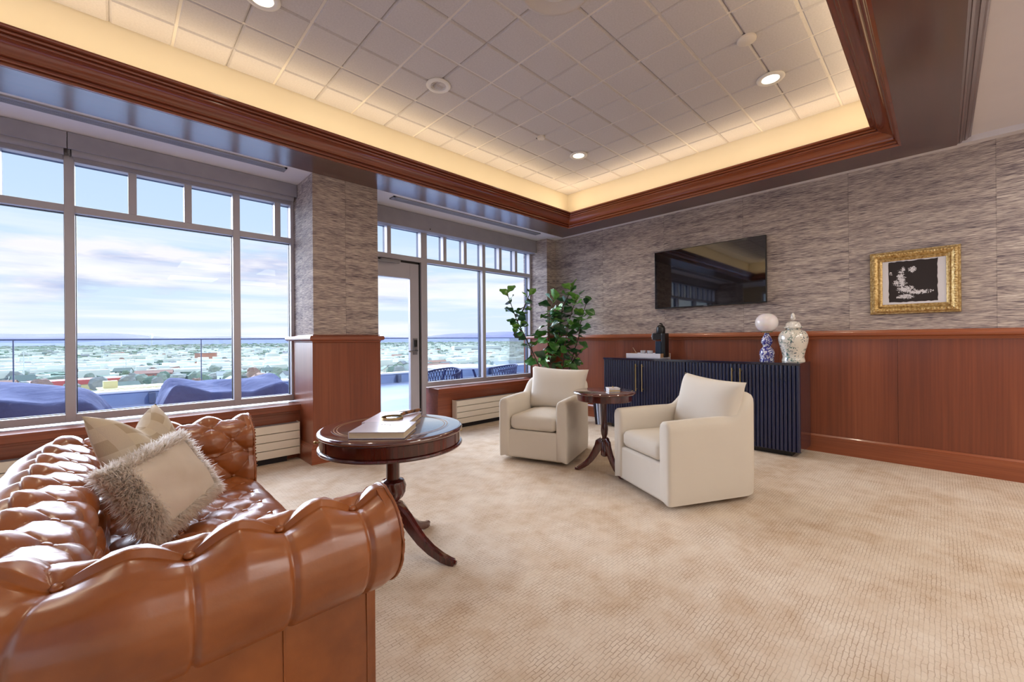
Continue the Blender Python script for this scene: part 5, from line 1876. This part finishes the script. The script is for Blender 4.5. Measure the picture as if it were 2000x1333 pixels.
for (u, fw_, h_) in ((46, 240, 19), (198, 420, 14), (433, 330, 12), (246, 300, 12)):
    x, y = pos(u, fw_)
    h_ *= KT
    o = MB().lathe([(.0001, 0), (.45, 0), (.3, h_), (.0001, h_)], seg=8).build('utility_pole', M_CONC, None, loc=(x, y, GZ))
    tag(o, 'tall thin pale pole standing in the town', 'pole', 'poles in the town')
    taken.append((x, y, 2))

for k in range(2600):
    if len([1 for q in taken]) > 250:
        break
    th = math.radians(rt.uniform(38, 100))
    r = 290 * (8.0 ** rt.random())
    x, y = r * math.cos(th), r * math.sin(th)
    if free(x, y, 14):
        house(x, y, rt.uniform(-.4, .4) + (PI / 2 if rt.random() < .4 else 0), rt.randrange(5), rt.choice((0, 0, 1, 2, 3)), rt.choice((0, 1, 1, 2, 3, 4)))

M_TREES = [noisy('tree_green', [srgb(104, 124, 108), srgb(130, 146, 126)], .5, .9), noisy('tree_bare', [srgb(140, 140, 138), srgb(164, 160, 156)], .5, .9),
           noisy('tree_olive', [srgb(140, 148, 136), srgb(158, 164, 150)], .5, .9), noisy('tree_russet', [srgb(146, 112, 104), srgb(170, 136, 124)], .5, .9)]  # tree tones greyed with distance haze in the colour
M_TRUNK = base_mat('trunk', srgb(104, 92, 84), .9)
def crown_mesh(seed, segs=9, rg=7, spike=.28):
    r = random.Random(seed)
    rings = []
    for i in range(1, rg):
        t = PI * i / rg
        rings.append([((1 + r.uniform(-spike, spike)) * math.sin(t) * math.cos(2 * PI * k / segs), (1 + r.uniform(-spike, spike)) * math.sin(t) * math.sin(2 * PI * k / segs), -math.cos(t) + r.uniform(-.1, .1)) for k in range(segs)])
    return MB().loft(rings)
CR = [[None] * 4 for _ in range(4)]
for a in range(4):
    for b in range(4):
        me = crown_mesh(a * 7 + b).mesh('crown')
        me.materials.append(M_TREES[a])
        CR[a][b] = me
TK = MB().lathe([(.0001, 0), (.35, 0), (.22, 5), (.0001, 5)], seg=6).mesh('trunk')
KIND = ['dense green tree in the town below', 'bare grey-brown tree in the town below', 'pale olive tree in the town below', 'russet leafless tree in the town below']
nt_ = 0
while nt_ < 260:
    th = math.radians(rt.uniform(40, 99))
    r = 260 * (5.0 ** rt.random())
    x, y = r * math.cos(th), r * math.sin(th)
    if not free(x, y, 6):
        continue
    k = rt.choices((0, 1, 2, 3), (4, 5, 4, 1))[0]
    t = thing('town_tree', KIND[k], 'tree', (x, y, GZ), rt.random() * 6, 'trees of the town below: ' + KIND[k].split(' tree')[0])
    s = rt.uniform(2.6, 5.4)
    c = mk('crown', CR[k][rt.randrange(4)], None, t, smooth=None)
    c.location = (0, 0, 3.0 + s * .8)
    c.scale = (s, s, s * rt.uniform(.8, 1.15))
    mk('trunk', TK, M_TRUNK, t)
    nt_ += 1
# the far woods and roofs: uncountable
for a in range(3):
    V_, F_ = [], []
    base_c = crown_mesh(50 + a, 6, 4, .3)
    bv = np.array(base_c.v)
    for k in range(3600):
        th = math.radians(rt.uniform(36, 102))
        r = 480 * (11.0 ** rt.random())
        s = rt.uniform(2.2, 4.8) * (1 + r / 1700)
        off = len(V_)
        q = bv * np.array([s * 1.4, s * 1.4, s * .75]) + np.array([r * math.cos(th), r * math.sin(th), GZ + s * .5])
        V_ += q.tolist()
        F_ += [tuple(i + off for i in f) for f in base_c.f]
    me = bpy.data.meshes.new('far_trees')
    me.from_pydata(V_, [], F_)
    o = mk('far_trees', me, M_TREES[a], tground)
    o['kind'] = 'stuff'
    o['label'] = ('green', 'bare grey', 'olive')[a] + ' woods covering the plain toward the horizon'
V_ = MB()
for k in range(1800):
    th = math.radians(rt.uniform(36, 102))
    r = 520 * (6.0 ** rt.random())
    w = rt.uniform(5, 13)
    x, y = r * math.cos(th), r * math.sin(th)
    V_.box(x - w, y - 5, GZ, x + w, y + 5, GZ + rt.uniform(6, 13))
o = V_.build('far_roofs', WALLS[0], tground)
o['kind'] = 'stuff'
o['label'] = 'pale specks of far buildings scattered toward the horizon'
